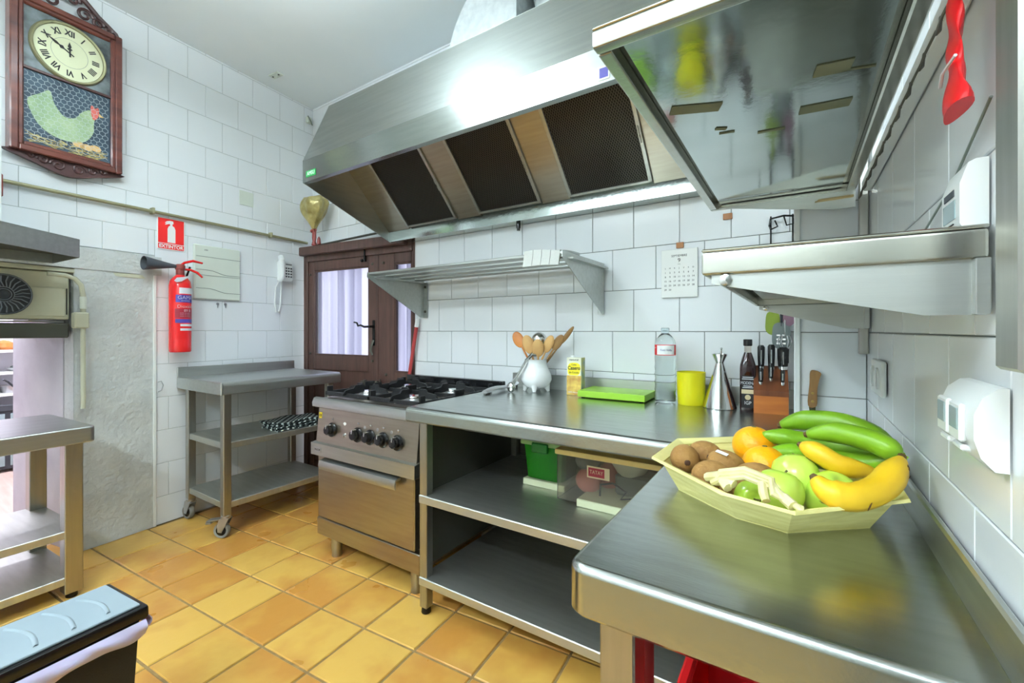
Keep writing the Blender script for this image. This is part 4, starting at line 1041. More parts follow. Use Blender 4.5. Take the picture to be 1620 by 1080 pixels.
# -- silver handle lying by the cooker
kh = thing('pan_handle', 'detached silver pan handle lying on the worktop next to the cooker', 'handle', (-1.262, 1.70, TZ), 0)
def khf(a, b):
    y = 0.32 * a; w = 0.016 + 0.006 * math.sin(math.pi * a); t = 2 * math.pi * b
    return Vector((-0.02 * a + w * math.cos(t), y, 0.012 + 0.012 * a + 0.010 * math.sin(t) * (0.75 + 0.25 * math.sin(t)) + 0.006 * math.sin(2 * math.pi * a)))
m = MB().sheet(khf, 20, 14); bmesh.ops.remove_doubles(m.bm, verts=m.bm.verts, dist=0.0003)
bmesh.ops.holes_fill(m.bm, edges=m.bm.edges, sides=20)
m.obj('grip', 'silver_dull', kh)
MB().box(-0.008, 0.008, 0.0, 0.05, 0.0015, 0.006, 0.001).box(-0.03, -0.012, 0.30, 0.32, 0.0005, 0.02, 0.002).obj('tang', 'dark_metal', kh)

# -- carton
cn = thing('food_carton', 'small yellow carton printed Casero standing behind the green board', 'carton', (-0.935, 1.925, TZ), 3)
MB().box(0.0, 0.074, 0.0, 0.050, 0.0, 0.180, 0.002).obj('box', 'carton_white', cn)
MB().box(0.001, 0.073, -0.0008, 0.0, 0.001, 0.094).obj('front_print', 'carton_food', cn, smooth=False)
MB().prism(smoothpoly([(0.010, 0.100), (0.006, 0.130), (0.014, 0.150), (0.040, 0.156), (0.064, 0.150), (0.070, 0.128), (0.062, 0.100), (0.036, 0.096)]), 'y', -0.0010, 0.0).obj('front_print', 'carton_yellow', cn, smooth=False)
MB().box(0.0735, 0.0748, 0.001, 0.049, 0.001, 0.179).obj('side_print', 'carton_side', cn, smooth=False)
text('carton_text', 'Caldo', 0.011, 'ink', cn, (0.038, -0.0016, 0.146)); text('carton_text', 'Casero', 0.025, 'ink', cn, (0.038, -0.0016, 0.130), sx=0.85, bold=0.0005)
text('carton_text', 'de Cocido', 0.012, 'ink', cn, (0.038, -0.0016, 0.109)); text('carton_text', 'natural', 0.012, 'ink', cn, (0.038, -0.0016, 0.170), sx=1.4)
text('carton_text', '100% Natural', 0.011, 'white_paint', cn, (0.036, -0.0016, 0.014))
MB().lathe([(0.011, 0.18), (0.011, 0.190), (0.001, 0.191)], (0.02, 0.025, 0), 14).obj('cap', 'white_plastic', cn)

# -- lime chopping board
cb = thing('chopping_board', 'thick lime green chopping board lying flat by the water bottle', 'board', (-0.854, 1.870, TZ), 1)
MB().box(0.0, 0.310, 0.0, 0.188, 0.004, 0.034, 0.004, 2).obj('slab', 'green_board', cb)
MB().box(0.03, 0.28, 0.02, 0.168, 0.0335, 0.0346, 0.001).obj('worn_face', 'green_board', cb)
for (x, y) in ((0.02, 0.02), (0.29, 0.02), (0.02, 0.17), (0.29, 0.17)): MB().cyl((x, y, 0), (x, y, 0.006), 0.008, n=10).obj('foot', 'black_plastic', cb)

# -- water bottle
wtb = thing('water_bottle', 'clear ribbed plastic water bottle with a red and white label', 'bottle', (-0.478, 1.950, TZ))
pr = [(0.001, 0.006), (0.030, 0.002), (0.042, 0.008), (0.0445, 0.03)]
for k in range(9): pr += [(0.0415 if k % 2 == 0 else 0.0445, 0.042 + 0.016 * k)]
pr += [(0.0440, 0.19), (0.0435, 0.202), (0.0425, 0.204), (0.0425, 0.250), (0.0435, 0.254), (0.040, 0.268), (0.026, 0.288), (0.0155, 0.298), (0.0150, 0.318)]
MB().lathe(pr, (0, 0, 0), 36).obj('body', 'pet_clear', wtb)
MB().lathe([(0.0165, 0.302), (0.0170, 0.305), (0.0170, 0.319), (0.015, 0.322), (0.001, 0.322)], (0, 0, 0), 20).obj('cap', 'pet_clear', wtb)
MB().lathe([(0.0432, 0.205), (0.0436, 0.206), (0.0436, 0.249), (0.0432, 0.250)], (0, 0, 0), 40, closed=False).obj('label', 'label_red', wtb)
def wrap(parent, name, m_, a0, a1, z0, z1, r, n=14, rad=0.0):
    def f(a, b):
        t = R(a0 + (a1 - a0) * a); zz = z0 + (z1 - z0) * b
        return Vector((r * math.sin(t), -r * math.cos(t), zz))
    return MB().sheet(f, n, 1, 0.0003).obj(name, m_, parent)
lb = wrap(wtb, 'label_panel', 'white_paint', -35, 68, 0.208, 0.247, 0.0440)
def wrap_text(parent, name, body, size, m_, z, ac, r):
    t = text(name, body, size, m_, parent, (0, 0, 0), (0, 0, 0))
    for v in t.data.vertices:
        a = v.co.x / r + R(ac); zz = v.co.y
        v.co = (r * math.sin(a), -r * math.cos(a), z + zz)
wrap_text(wtb, 'label_text', 'Font Vella', 0.012, 'label_blue', 0.227, 18, 0.0446)
wrap_text(wtb, 'label_text', 'agua', 0.008, 'white_paint', 0.238, -50, 0.0442)

# -- yellow beaker, oil can, vinegar bottle
yc = thing('yellow_beaker', 'bright yellow plastic beaker standing between water bottle and oil can', 'beaker', (-0.376, 1.966, TZ))
MB().lathe([(0.001, 0.0), (0.050, 0.0), (0.053, 0.004), (0.0555, 0.060), (0.0570, 0.136), (0.0545, 0.136), (0.0525, 0.06), (0.050, 0.008), (0.001, 0.007)], (0, 0, 0), 40, closed=False).obj('body', 'yellow_cup', yc)
oc = thing('oil_can', 'conical stainless steel oil can with a funnel top and thin spout', 'oil can', (-0.262, 1.938, TZ))
MB().lathe([(0.001, 0.0), (0.061, 0.0), (0.063, 0.003), (0.062, 0.008), (0.016, 0.176), (0.015, 0.182), (0.028, 0.212), (0.029, 0.216), (0.027, 0.216), (0.012, 0.184), (0.001, 0.182)], (0, 0, 0), 40, closed=False).obj('body', 'chrome', oc)
MB().tube([(0.0, 0, 0.18), (0.004, 0, 0.215), (0.006, 0, 0.238)], [0.005, 0.004, 0.003], 10).ball((0.006, 0, 0.238), 0.005, 8, 6).obj('spout', 'chrome', oc)
MB().box(-0.024, -0.004, -0.052, -0.046, 0.055, 0.130, 0.002, m=Matrix.Rotation(R(-14), 4, 'X') @ Matrix.Translation((0, 0.012, -0.005))).obj('handle', 'chrome', oc)
vb = thing('vinegar_bottle', 'dark glass vinegar bottle with black cap and black label', 'bottle', (-0.163, 1.950, TZ), 5)
def sq(r, n=28, e=4.0):
    out = []
    for k in range(n):
        t = 2 * math.pi * k / n; c, s = math.cos(t), math.sin(t)
        d = (abs(c) ** e + abs(s) ** e) ** (-1 / e)
        out.append((r * d * c, r * d * s))
    return out
def loft(mb, secs, n=28):
    rings = [[mb.bm.verts.new((x, y, z)) for x, y in sq(r, n, e)] for r, z, e in secs]
    for A, B in zip(rings, rings[1:]):
        for k in range(n): mb.bm.faces.new((A[k], A[(k + 1) % n], B[(k + 1) % n], B[k]))
    mb.bm.faces.new(list(reversed(rings[0]))); mb.bm.faces.new(rings[-1]); return mb
loft(MB(), [(0.026, 0.0, 6), (0.028, 0.004, 6), (0.028, 0.165, 6), (0.027, 0.178, 4), (0.020, 0.205, 2.4), (0.013, 0.225, 2)]).obj('body', 'vinegar', vb)
MB().cyl((0, 0, 0.222), (0, 0, 0.256), 0.0125, n=18).obj('neck', 'glass_bottle', vb)
MB().lathe([(0.0145, 0.250), (0.0160, 0.252), (0.0160, 0.274), (0.0145, 0.276)], (0, 0, 0), 20).obj('cap', 'black_plastic', vb)
lbv = MB().box(-0.022, 0.022, -0.0292, -0.0280, 0.012, 0.135, 0.0005).obj('label', 'label_black', vb)
MB().box(-0.022, 0.022, -0.0296, -0.0291, 0.066, 0.082).obj('label_band', 'label_cream', vb, smooth=False)
for (z, w) in ((0.128, 0.036), (0.121, 0.040), (0.088, 0.036), (0.094, 0.030)): MB().box(-w / 2, w / 2, -0.0296, -0.0291, z, z + 0.003).obj('label_rule', 'label_silver', vb, smooth=False)
text('label_text', 'MODENA', 0.016, 'label_silver', vb, (0, -0.0296, 0.107), sx=0.72); text('label_text', 'IGP', 0.018, 'label_silver', vb, (0, -0.0296, 0.030), sx=0.9)
MB().lathe([(0.006, -0.0294), (0.006, -0.0299), (0.010, -0.0299), (0.010, -0.0294)], (0.0, 0, 0.052), 20, 'y').obj('label_ring', 'label_cream', vb)

# -- knife block and knives
kb = thing('knife_block', 'slanted wooden knife block in the corner of the worktop', 'knife block', (-0.138, 1.888, TZ), 4)
MB().prism([(0.0, 0.0), (0.105, 0.0), (0.105, 0.165), (0.085, 0.172), (0.0, 0.085)], 'x', 0.0, 0.112).obj('block', 'wood_block', kb)
MB().prism([(-0.0012, 0.066), (-0.0012, 0.086), (0.084, 0.1735), (0.0855, 0.172), (0.001, 0.085), (0.001, 0.066)], 'x', -0.0006, 0.1126).obj('slotted_face', 'wood_block_top', kb)
nrm = Vector((0, -0.70, 0.715)).normalized()
def knife(x, y, l, rad, label, small):
    base = Vector((x, y, 0.085 + y * 1.023))
    o = thing('kitchen_knife', label, 'knife', (kb.matrix_world @ base) if False else (-0.138 + x, 1.888 + y + 0.0, TZ + base.z + 0.001), 4, 'knives in the wooden block')
    d = Vector((0, -0.12, 1)).normalized() if not small else Vector((0, -0.35, 0.94)).normalized()
    MB().tube([tuple(d * 0.0), tuple(d * 0.012)], [rad * 0.9, rad], 10, squash=1.3).obj('bolster', 'chrome', o)
    MB().tube([tuple(d * 0.012), tuple(d * l * 0.5), tuple(d * l * 0.92), tuple(d * l)], [rad * 0.95, rad * 1.1, rad * 1.15, rad * 0.7], 10, squash=1.35).obj('handle', 'black_plastic', o)
    MB().tube([tuple(d * 0.02 + Vector((0, -rad * 1.3, 0))), tuple(d * l * 0.8 + Vector((0, -rad * 1.5, 0)))], 0.0022, 6).obj('tang', 'chrome', o)
    return o
knife(0.020, 0.072, 0.095, 0.0085, 'black-handled knife at the rear left of the block', False)
knife(0.054, 0.072, 0.098, 0.0085, 'black-handled knife at the rear middle of the block', False)
knife(0.092, 0.075, 0.085, 0.013, 'thick black-handled knife at the rear right of the block', False)
knife(0.022, 0.020, 0.068, 0.006, 'short bright knife at the front left of the block', True)
knife(0.054, 0.034, 0.072, 0.006, 'short bright knife at the front middle of the block', True)
knife(0.092, 0.022, 0.060, 0.005, 'short bright knife at the front right of the block', True)
wk = thing('boning_knife', 'knife with a brown wooden handle hanging flat on the pilaster tiles', 'knife', (0.040, 1.672, 0.0))
MB().prism(smoothpoly([(-0.012, 0.935), (0.010, 0.935), (0.012, 0.985), (0.018, 1.020), (0.022, 1.036), (0.008, 1.044), (-0.006, 1.040), (-0.008, 1.000)], 4), 'y', -0.016, 0.0).obj('handle', 'wood_handle', wk)
for z in (0.948, 0.974): MB().lathe([(0.001, -0.0185), (0.004, -0.018), (0.0045, -0.0155)], (0, 0, z), 10, 'y').obj('rivet', 'brass', wk)
MB().prism([(-0.010, 0.935), (0.008, 0.935), (0.006, 0.872), (-0.002, 0.862)], 'y', -0.009, -0.007).obj('blade', 'chrome', wk, smooth=False)

# -- utensils hanging in the corner on a wire rack
wr = thing('wire_hook_rack', 'curly black wire hook rack in the corner above the hanging utensils', 'hook rack', (-0.045, 2.06, 1.33))
MB().tube([(-0.05, 0, 0.26), (-0.045, -0.02, 0.285), (0.0, -0.03, 0.29), (0.045, -0.02, 0.285)], 0.004, 8).tube([(-0.05, 0, 0.26), (-0.045, -0.03, 0.24), (-0.02, -0.03, 0.25), (-0.03, -0.03, 0.275)], 0.003, 8).tube([(0.0, -0.03, 0.29), (0.01, -0.035, 0.25), (0.035, -0.03, 0.255), (0.03, -0.03, 0.28)], 0.003, 8).tube([(-0.045, 0.005, 0.30), (-0.045, 0.0, -0.02)], 0.003, 8).tube([(0.03, 0.005, 0.30), (0.03, 0.0, -0.02)], 0.003, 8).box(-0.055, 0.045, -0.008, 0.006, -0.03, -0.018, 0.002).obj('wires', 'black_plastic', wr)
def hanging(name, label, x, y, ztop, zbot, w, m_, hm, depth=0.012, holes=False):
    o = thing(name, label, 'utensil', (x, y, 0), 0, 'utensils hanging in the corner')
    zb = zbot + (ztop - zbot) * 0.42
    MB().tube([(0, 0, ztop), (0, 0, zb)], [0.009, 0.007], 8, squash=0.7).obj('handle', hm, o)
    MB().prism(smoothpoly([(-w * 0.35, zb + 0.01), (-w * 0.5, zb - 0.03), (-w * 0.45, zbot + 0.015), (0, zbot), (w * 0.45, zbot + 0.015), (w * 0.5, zb - 0.03), (w * 0.35, zb + 0.01)], 4), 'y', -depth / 2, depth / 2).obj('blade', m_, o)
    if holes:
        for r_i in range(3):
            for c_i in range(2): MB().box(-0.016 + c_i * 0.018, -0.004 + c_i * 0.018, -depth / 2 - 0.001, -depth / 2, zbot + 0.02 + r_i * 0.016, zbot + 0.026 + r_i * 0.016).obj('slot', 'chrome', o, smooth=False)
    return o
hanging('spatula', 'olive green spatula hanging leftmost of the corner utensils', -0.082, 2.035, 1.34, 1.150, 0.050, 'olive_green', 'olive_green')
hanging('serving_slice', 'dark grey slotted slice hanging in front of the green spatula', -0.052, 2.010, 1.31, 1.095, 0.062, 'grey_thing', 'fan_dark', holes=True)
hanging('scoop', 'mauve plastic scoop hanging rightmost in the corner', -0.026, 1.985, 1.35, 1.185, 0.040, 'mauve', 'mauve')
wh = thing('whisk', 'small wire whisk with a black handle hanging below the corner utensils', 'whisk', (-0.040, 1.965, 0), 0)
MB().cyl((0, 0, 1.045), (0, 0, 1.100), 0.014, 0.012, 14).obj('handle', 'black_plastic', wh)
for a in (0, 60, 120):
    MB().tube([(0.010 * math.cos(R(a)), 0.010 * math.sin(R(a)), 1.098), (0.024 * math.cos(R(a)), 0.024 * math.sin(R(a)), 1.125), (0.016 * math.cos(R(a)), 0.016 * math.sin(R(a)), 1.148), (-0.016 * math.cos(R(a)), -0.016 * math.sin(R(a)), 1.148), (-0.024 * math.cos(R(a)), -0.024 * math.sin(R(a)), 1.125), (-0.010 * math.cos(R(a)), -0.010 * math.sin(R(a)), 1.098)], 0.0016, 6).obj('wire', 'chrome', wh)
MB().tube([(0, 0.012, 1.145), (0, 0.014, 1.20), (0, 0.04, 1.32)], 0.0025, 6).obj('hook', 'chrome', wh)

# -- calendar, clips
ca = thing('calendar', 'white wall calendar for September 9 hung on the back wall tiles', 'calendar', (-0.446, 2.078, 0), -1)
MB().box(-0.078, 0.078, -0.010, -0.002, 1.318, 1.535, 0.001).obj('pad', 'paper', ca)
text('month', 'SEPTIEMBRE', 0.013, 'ink', ca, (0, -0.0104, 1.505)); text('number', '9', 0.026, 'ink', ca, (0, -0.0104, 1.484)); text('caption', 'mes', 0.007, 'ink_grey', ca, (0, -0.0104, 1.468))
n_ = 0
for row in range(6):
    for c_i in range(7):
        n_ += 1
        if row == 0: s_ = 'LMXJVSD'[c_i]
        else:
            d_ = (row - 1) * 7 + c_i + (0 if False else 1) - (1 if False else 0)
            s_ = str(d_) if d_ <= 30 else ''
        if s_: text('day', s_, 0.011 if row else 0.009, 'ink', ca, (-0.060 + 0.020 * c_i, -0.0104, 1.450 - 0.0195 * row))
c1 = MB().box(-0.016, 0.016, -0.006, -0.0005, -0.013, 0.013, 0.001).obj('tape_patch', 'copper_tape', None, (-0.444, 2.079, 1.553), (0, 0, R(-1)))
tag(c1, 'small brown tape patch holding the calendar', 'tape', 'brown tape patches on the tiles')
c2 = MB().box(-0.018, 0.018, -0.006, -0.0005, -0.013, 0.013, 0.001).obj('tape_patch', 'copper_tape', None, (-0.249, 2.076, 1.655), (0, 0, R(-1)))
tag(c2, 'small brown tape patch alone on the tiles under the upper wall shelf', 'tape', 'brown tape patches on the tiles')

# -- cloth on the slatted shelf
tw = thing('dishcloth', 'white striped dishcloth folded over the right end of the slatted shelf', 'cloth', (-1.01, 1.655, 1.500), 0)
def tf(a, b):
    # drapes over the front edge: b along depth, a along the length
    s = b * 0.20
    x = 0.175 * a + 0.03 * b
    if s < 0.05: y, z = -0.015, -0.055 + s
    else: y, z = -0.015 + (s - 0.05), 0.010 + 0.005 * math.sin(20 * (s - 0.05)) + 0.003 * math.sin(5 * a)
    return Vector((x, y + 0.002 * math.sin(6 * a), z + 0.003 * math.sin(4 * a + 3 * b)))
MB().sheet(tf, 16, 24, 0.010).obj('cloth', 'towel_white', tw)
for k in (0.25, 0.5, 0.75):
    MB().sheet(lambda a, b, k=k: tf(k + 0.012 * a, b) + Vector((0, -0.0008 if b < 0.3 else 0, 0.0008)), 1, 24, 0.0114).obj('stripe', 'towel_stripe', tw)

# ================================================================ BOXES ON THE UNDERSHELF
gx = thing('storage_box', 'green translucent plastic box with a dark green clip on the undershelf', 'box', (-1.030, 1.652, 0.4905), 0)
MB().box(0.012, 0.215, 0.004, 0.24, 0.0, 0.028, 0.003).obj('stand', 'box_base', gx)
b = loft(MB(), [(0.088, 0.030, 8), (0.098, 0.150, 8), (0.101, 0.178, 8)], 40)
b.xf(Matrix.Translation((0.105, 0.11, 0)))
b.obj('tub', 'green_box', gx)
MB().box(-0.002, 0.212, 0.004, 0.216, 0.176, 0.196, 0.006, 2).obj('lid', 'green_box_pale', gx)
MB().box(0.060, 0.140, -0.006, 0.006, 0.150, 0.192, 0.004).obj('clip', 'green_clip', gx)
MB().ball((0.09, 0.10, 0.085), (0.045, 0.045, 0.05), 14, 8).ball((0.155, 0.09, 0.07), (0.02, 0.02, 0.028), 12, 8).obj('contents', 'green_clip', gx)
bx = thing('storage_box', 'large clear plastic box with a cream lid and brown label on the undershelf', 'box', (-0.800, 1.560, 0.4905), 0)
def hollow(mb, x0, x1, y0, y1, z0, z1, t):
    return mb.box(x0, x1, y0, y0 + t, z0, z1, 0.001).box(x0, x1, y1 - t, y1, z0, z1, 0.001).box(x0, x0 + t, y0 + t, y1 - t, z0, z1, 0.001).box(x1 - t, x1, y0 + t, y1 - t, z0, z1, 0.001).box(x0, x1, y0, y1, z0, z0 + t, 0.001)
hollow(MB(), 0.0, 0.40, 0.0, 0.30, 0.012, 0.192, 0.003).obj('tub', 'box_clear', bx)
MB().box(-0.008, 0.408, -0.008, 0.308, 0.189, 0.211, 0.006, 2).obj('lid', 'box_lid', bx)
MB().box(0.085, 0.36, -0.004, 0.27, 0.0, 0.030, 0.003).obj('base_plate', 'box_base', bx)
MB().box(0.128, 0.218, -0.0015, 0.0, 0.120, 0.165, 0.0005).obj('label', 'label_cream', bx)
MB().box(0.134, 0.198, -0.0022, -0.0015, 0.126, 0.159).obj('label_field', 'label_dark_red', bx, smooth=False)
text('label_text', 'TATAY', 0.020, 'label_cream', bx, (0.166, -0.0024, 0.143), sx=0.85)
MB().ball((0.085, 0.12, 0.066), (0.055, 0.05, 0.05), 16, 10).ball((0.14, 0.20, 0.07), (0.05, 0.05, 0.055), 14, 8).obj('pink_contents', 'pink_thing', bx)
MB().ball((0.07, 0.14, 0.140), (0.05, 0.05, 0.040), 16, 10).box(0.20, 0.36, 0.10, 0.20, 0.035, 0.12, 0.01).obj('grey_contents', 'grey_thing', bx)
MB().lathe([(0.001, 0.115), (0.05, 0.12), (0.085, 0.175), (0.088, 0.175), (0.05, 0.112), (0.001, 0.108)], (0.25, 0.15, 0), 24, closed=False).obj('bowl_contents', 'cream_plastic', bx)
MB().tube([(0.16, 0.05, 0.04), (0.17, 0.03, 0.09), (0.22, 0.03, 0.105), (0.27, 0.03, 0.08), (0.25, 0.03, 0.05), (0.31, 0.04, 0.06), (0.33, 0.04, 0.05)], 0.004, 8).obj('cable_contents', 'fan_dark', bx)

# ================================================================ FRUIT TRAY
FZ = TZ - 0.002
ty = thing('fruit_tray', 'shallow eight-sided pale straw tray on the near side table', 'tray', (-0.045, 0.965, FZ))
rim = [(-0.199, -0.079), (-0.055, -0.215), (0.043, -0.243), (0.187, -0.095), (0.187, 0.090), (0.070, 0.205), (-0.055, 0.215), (-0.190, 0.100)]
base = [(x * 0.76, y * 0.62 - 0.012) for x, y in rim]
def tray_part(A, za, B, zb, th):
    mb = MB(); n = len(A)
    va = [mb.bm.verts.new((x, y, za)) for x, y in A]; vb_ = [mb.bm.verts.new((x, y, zb)) for x, y in B]
    fs = [mb.bm.faces.new((va[i], va[(i + 1) % n], vb_[(i + 1) % n], vb_[i])) for i in range(n)]
    bmesh.ops.recalc_face_normals(mb.bm, faces=fs)
    bmesh.ops.solidify(mb.bm, geom=fs, thickness=th)
    return mb
MB().prism(base, 'z', 0.0, 0.005).obj('tray_base', 'tray_raffia', ty, smooth=False)
inner = [(x * 0.90, y * 0.90) for x, y in rim]
tray_part(base, 0.001, inner, 0.050, 0.004).obj('tray_side', 'tray_raffia', ty, smooth=False)
tray_part(inner, 0.050, rim, 0.058, 0.005).obj('tray_rim', 'tray_raffia', ty, smooth=False)
# raffia handle bow on the near rim
bow = MB()
for k, dz in ((0, 0.0), (1, 0.006), (2, 0.010)):
    bow.tube([(-0.075 + 0.004 * k, -0.165, 0.058), (-0.060, -0.170, 0.070 + dz), (-0.025, -0.178, 0.082 + dz), (0.012, -0.190, 0.076 + dz), (0.035 - 0.01 * k, -0.205, 0.064 + dz * 0.6), (0.052, -0.216 + 0.006 * k, 0.056)], [0.005, 0.006, 0.006, 0.006, 0.005, 0.004], 8)
bow.tube([(-0.085, -0.145, 0.060), (-0.062, -0.165, 0.072), (-0.040, -0.178, 0.066)], [0.008, 0.009, 0.007], 8).tube([(-0.058, -0.170, 0.066), (-0.048, -0.182, 0.060)], 0.008, 8)
bow.tube([(0.000, -0.187, 0.080), (0.002, -0.196, 0.066), (0.006, -0.206, 0.058)], [0.007, 0.007, 0.006], 8).tube([(0.028, -0.20, 0.066), (0.040, -0.212, 0.060)], 0.008, 8)
bow.obj('raffia_handle', 'raffia', ty)
# kiwis
def kiwi(c, ax, label):
    o = thing('kiwi', label, 'kiwi', c, 0, 'kiwis in the tray')
    d = Vector(ax).normalized(); o.rotation_euler = d.to_track_quat('X', 'Z').to_euler()
    MB().ball((0, 0, 0), (0.036, 0.0275, 0.0275), 22, 14).obj('skin', 'kiwi', o)
    MB().lathe([(0.001, 0.0372), (0.004, 0.0368), (0.006, 0.0345)], (0, 0, 0), 10, 'x').obj('tip', 'kiwi_tip', o)
    MB().lathe([(0.001, -0.0368), (0.003, -0.0364), (0.004, -0.0350)], (0, 0, 0), 10, 'x').obj('stem_scar', 'kiwi_tip', o)
    return o
kiwi((-0.188, 0.922, 0.914), (0.35, -1, 0.05), 'kiwi at the far left of the tray with its dark tip towards us')
kiwi((-0.133, 0.872, 0.904), (0.8, -0.3, 0.25), 'large kiwi at the front of the kiwi heap')
kiwi((-0.112, 0.918, 0.914), (1, 0.1, -0.4), 'kiwi with a white sticker in the middle of the heap')
kiwi((-0.160, 0.975, 0.914), (0.9, -0.4, 0.1), 'kiwi at the back of the heap, behind the stickered one')
kiwi((-0.062, 0.870, 0.912), (1, 0.2, 0.1), 'kiwi at the right of the heap touching the oranges')
kiwi((-0.080, 0.852, 0.890), (1, 0.15, 0.0), 'kiwi lying low beside the green apple')
stk = MB().box(-0.011, 0.011, -0.004, 0.004, 0, 0.0008).obj('fruit_sticker', 'white_paint', None, (-0.118, 0.902, 0.9405), (R(18), R(10), R(-20)))
tag(stk, 'tiny white sticker on the middle kiwi', 'sticker')
# oranges
def orange(c, r, label):
    o = thing('orange', label, 'orange', c, 0, 'oranges in the tray')
    MB().ball((0, 0, 0), (r, r, r * 0.96), 28, 18).obj('peel', 'orange_peel', o)
    MB().lathe([(0.001, 0.0), (0.004, 0.001), (0.005, -0.002)], (0.0, 0, r * 0.96), 8).obj('navel', 'stalk', o)
    return o
orange((-0.076, 1.045, 0.929), 0.041, 'orange at the back, partly hidden by the other orange')
orange((-0.052, 0.962, 0.912), 0.039, 'orange at the front beside the kiwis')
# apples
def apple(c, r, tilt, label):
    o = thing('apple', label, 'apple', c, 0, 'green apples in the tray'); o.rotation_euler = tilt
    pr = [(0.001, 0.72), (0.10, 0.76), (0.28, 0.90), (0.55, 0.98), (0.82, 0.78), (0.99, 0.36), (1.0, 0.05), (0.92, -0.38), (0.72, -0.74), (0.45, -0.92), (0.22, -0.93), (0.08, -0.84), (0.001, -0.80)]
    MB().lathe([(a * r, b * r) for a, b in pr], (0, 0, 0), 30).obj('skin', 'apple_green', o, ang=60)
    MB().tube([(0, 0, 0.70 * r), (0.002, 0, 0.95 * r), (0.006, 0, 1.15 * r)], [0.0016, 0.0014, 0.002], 6).obj('stem', 'stalk', o)
    return o
apple((-0.027, 0.853, 0.8965), 0.0375, (R(-22), R(10), 0), 'green apple at the front behind the straw handle, stem up')
apple((-0.002, 0.908, 0.913), 0.037, (R(-30), R(-15), 0), 'green apple behind the front one, right of the kiwis')
apple((0.046, 0.884, 0.897), 0.038, (R(20), R(30), 0), 'green apple on the right half hidden by the ripe banana')
apple((-0.066, 0.838, 0.8900), 0.027, (R(80), 0, R(20)), 'small green apple lying at the near rim under the straw handle')
# bananas
def banana(pts, r, m_, label, grp, spots=()):
    P = [Vector(p) for p in pts]
    o = thing('banana', label, 'banana', tuple(P[0]), 0, grp)
    # resample with catmull-rom
    Q = []
    for i in range(len(P) - 1):
        p0, p1, p2, p3 = P[max(0, i - 1)], P[i], P[i + 1], P[min(len(P) - 1, i + 2)]
        for k in range(5):
            t = k / 5
            Q.append(0.5 * (2 * p1 + (p2 - p0) * t + (2 * p0 - 5 * p1 + 4 * p2 - p3) * t * t + (3 * p1 - p0 - 3 * p2 + p3) * t ** 3))
    Q.append(P[-1]); n = len(Q) - 1
    def rad(t):
        return r * min(1.0, 0.40 + 2.6 * t) * (1.0 if t < 0.72 else 1.0 - 0.72 * ((t - 0.72) / 0.28) ** 1.4)
    Q = [q - P[0] for q in Q]
    MB().tube(Q, [rad(k / n) for k in range(n + 1)], 9).obj('peel', m_, o, ang=70)
    d0 = (Q[0] - Q[1]).normalized(); d1 = (Q[-1] - Q[-2]).normalized()
    MB().tube([Q[0], Q[0] + d0 * 0.006], [rad(0) * 0.9, rad(0) * 0.5], 8).obj('tip', 'banana_tip', o)
    MB().tube([Q[-1], Q[-1] + d1 * 0.008], [rad(1), rad(1) * 1.1], 8).obj('stem', 'banana_tip' if m_ == 'banana_yellow' else m_, o)
    for (t, ang, l, w) in spots:
        k = int(t * n); q = Q[k]; d = (Q[min(n, k + 1)] - Q[max(0, k - 1)]).normalized()
        a = d.cross(Vector((0, 0, 1))).normalized(); b = a.cross(d)
        nrm_ = (math.cos(ang) * a + math.sin(ang) * b)
        c = q + nrm_ * rad(k / n) * 0.985
        mt_ = Matrix.Translation(c) @ nrm_.to_track_quat('Z', 'X').to_matrix().to_4x4()
        sd = MB().lathe([(0.001, 0.0012), (1.0, 0.0)], (0, 0, 0), 10)
        for v in sd.bm.verts: v.co.x *= l; v.co.y *= w
        sd.xf(mt_).obj('brown_spot', 'banana_spot', o)
    return o
G1 = 'green bananas of the bunch in the tray'
banana([(-0.028, 1.060, 0.974), (0.014, 1.055, 0.990), (0.068, 1.035, 0.994), (0.113, 1.0, 0.982), (0.140, 0.965, 0.966)], 0.0205, 'banana_green', 'green banana on top at the back of the bunch', G1)
banana([(0.016, 0.985, 0.976), (0.060, 0.975, 0.987), (0.104, 0.962, 0.982), (0.129, 0.952, 0.972), (0.142, 0.948, 0.964)], 0.0195, 'banana_green', 'green banana on top at the front of the bunch', G1)
banana([(-0.060, 1.030, 0.955), (-0.023, 1.035, 0.955), (0.030, 1.040, 0.950), (0.086, 1.020, 0.950), (0.142, 0.970, 0.960)], 0.0185, 'banana_green', 'green banana reaching over the oranges, lower left of the bunch', G1)
banana([(-0.040, 0.975, 0.938), (-0.006, 0.990, 0.937), (0.048, 1.0, 0.930), (0.102, 0.99, 0.935), (0.143, 0.968, 0.956)], 0.0190, 'banana_green', 'green banana lowest in the bunch above the apples', G1)
banana([(0.030, 1.075, 0.928), (0.07, 1.070, 0.920), (0.115, 1.03, 0.925), (0.145, 0.98, 0.950)], 0.0190, 'banana_green', 'green banana at the hidden underside of the bunch', G1)
G2 = 'ripe bananas in the tray'
banana([(0.006, 0.925, 0.968), (0.030, 0.913, 0.960), (0.061, 0.912, 0.944), (0.108, 0.935, 0.936)], 0.0175, 'banana_yellow', 'ripe yellow banana lying in the middle under the green bunch', G2, ((0.3, -1.0, 0.007, 0.003), (0.5, -1.3, 0.004, 0.002)))
banana([(0.022, 0.800, 0.948), (0.038, 0.792, 0.934), (0.066, 0.800, 0.929), (0.101, 0.838, 0.936), (0.124, 0.880, 0.955), (0.137, 0.915, 0.967)], 0.0205, 'banana_yellow', 'ripe yellow banana at the front right, curving up to its stem', G2, ((0.45, -0.4, 0.008, 0.002), (0.8, -0.6, 0.008, 0.006), (0.85, 0.3, 0.005, 0.003), (0.2, -1.2, 0.006, 0.002)))

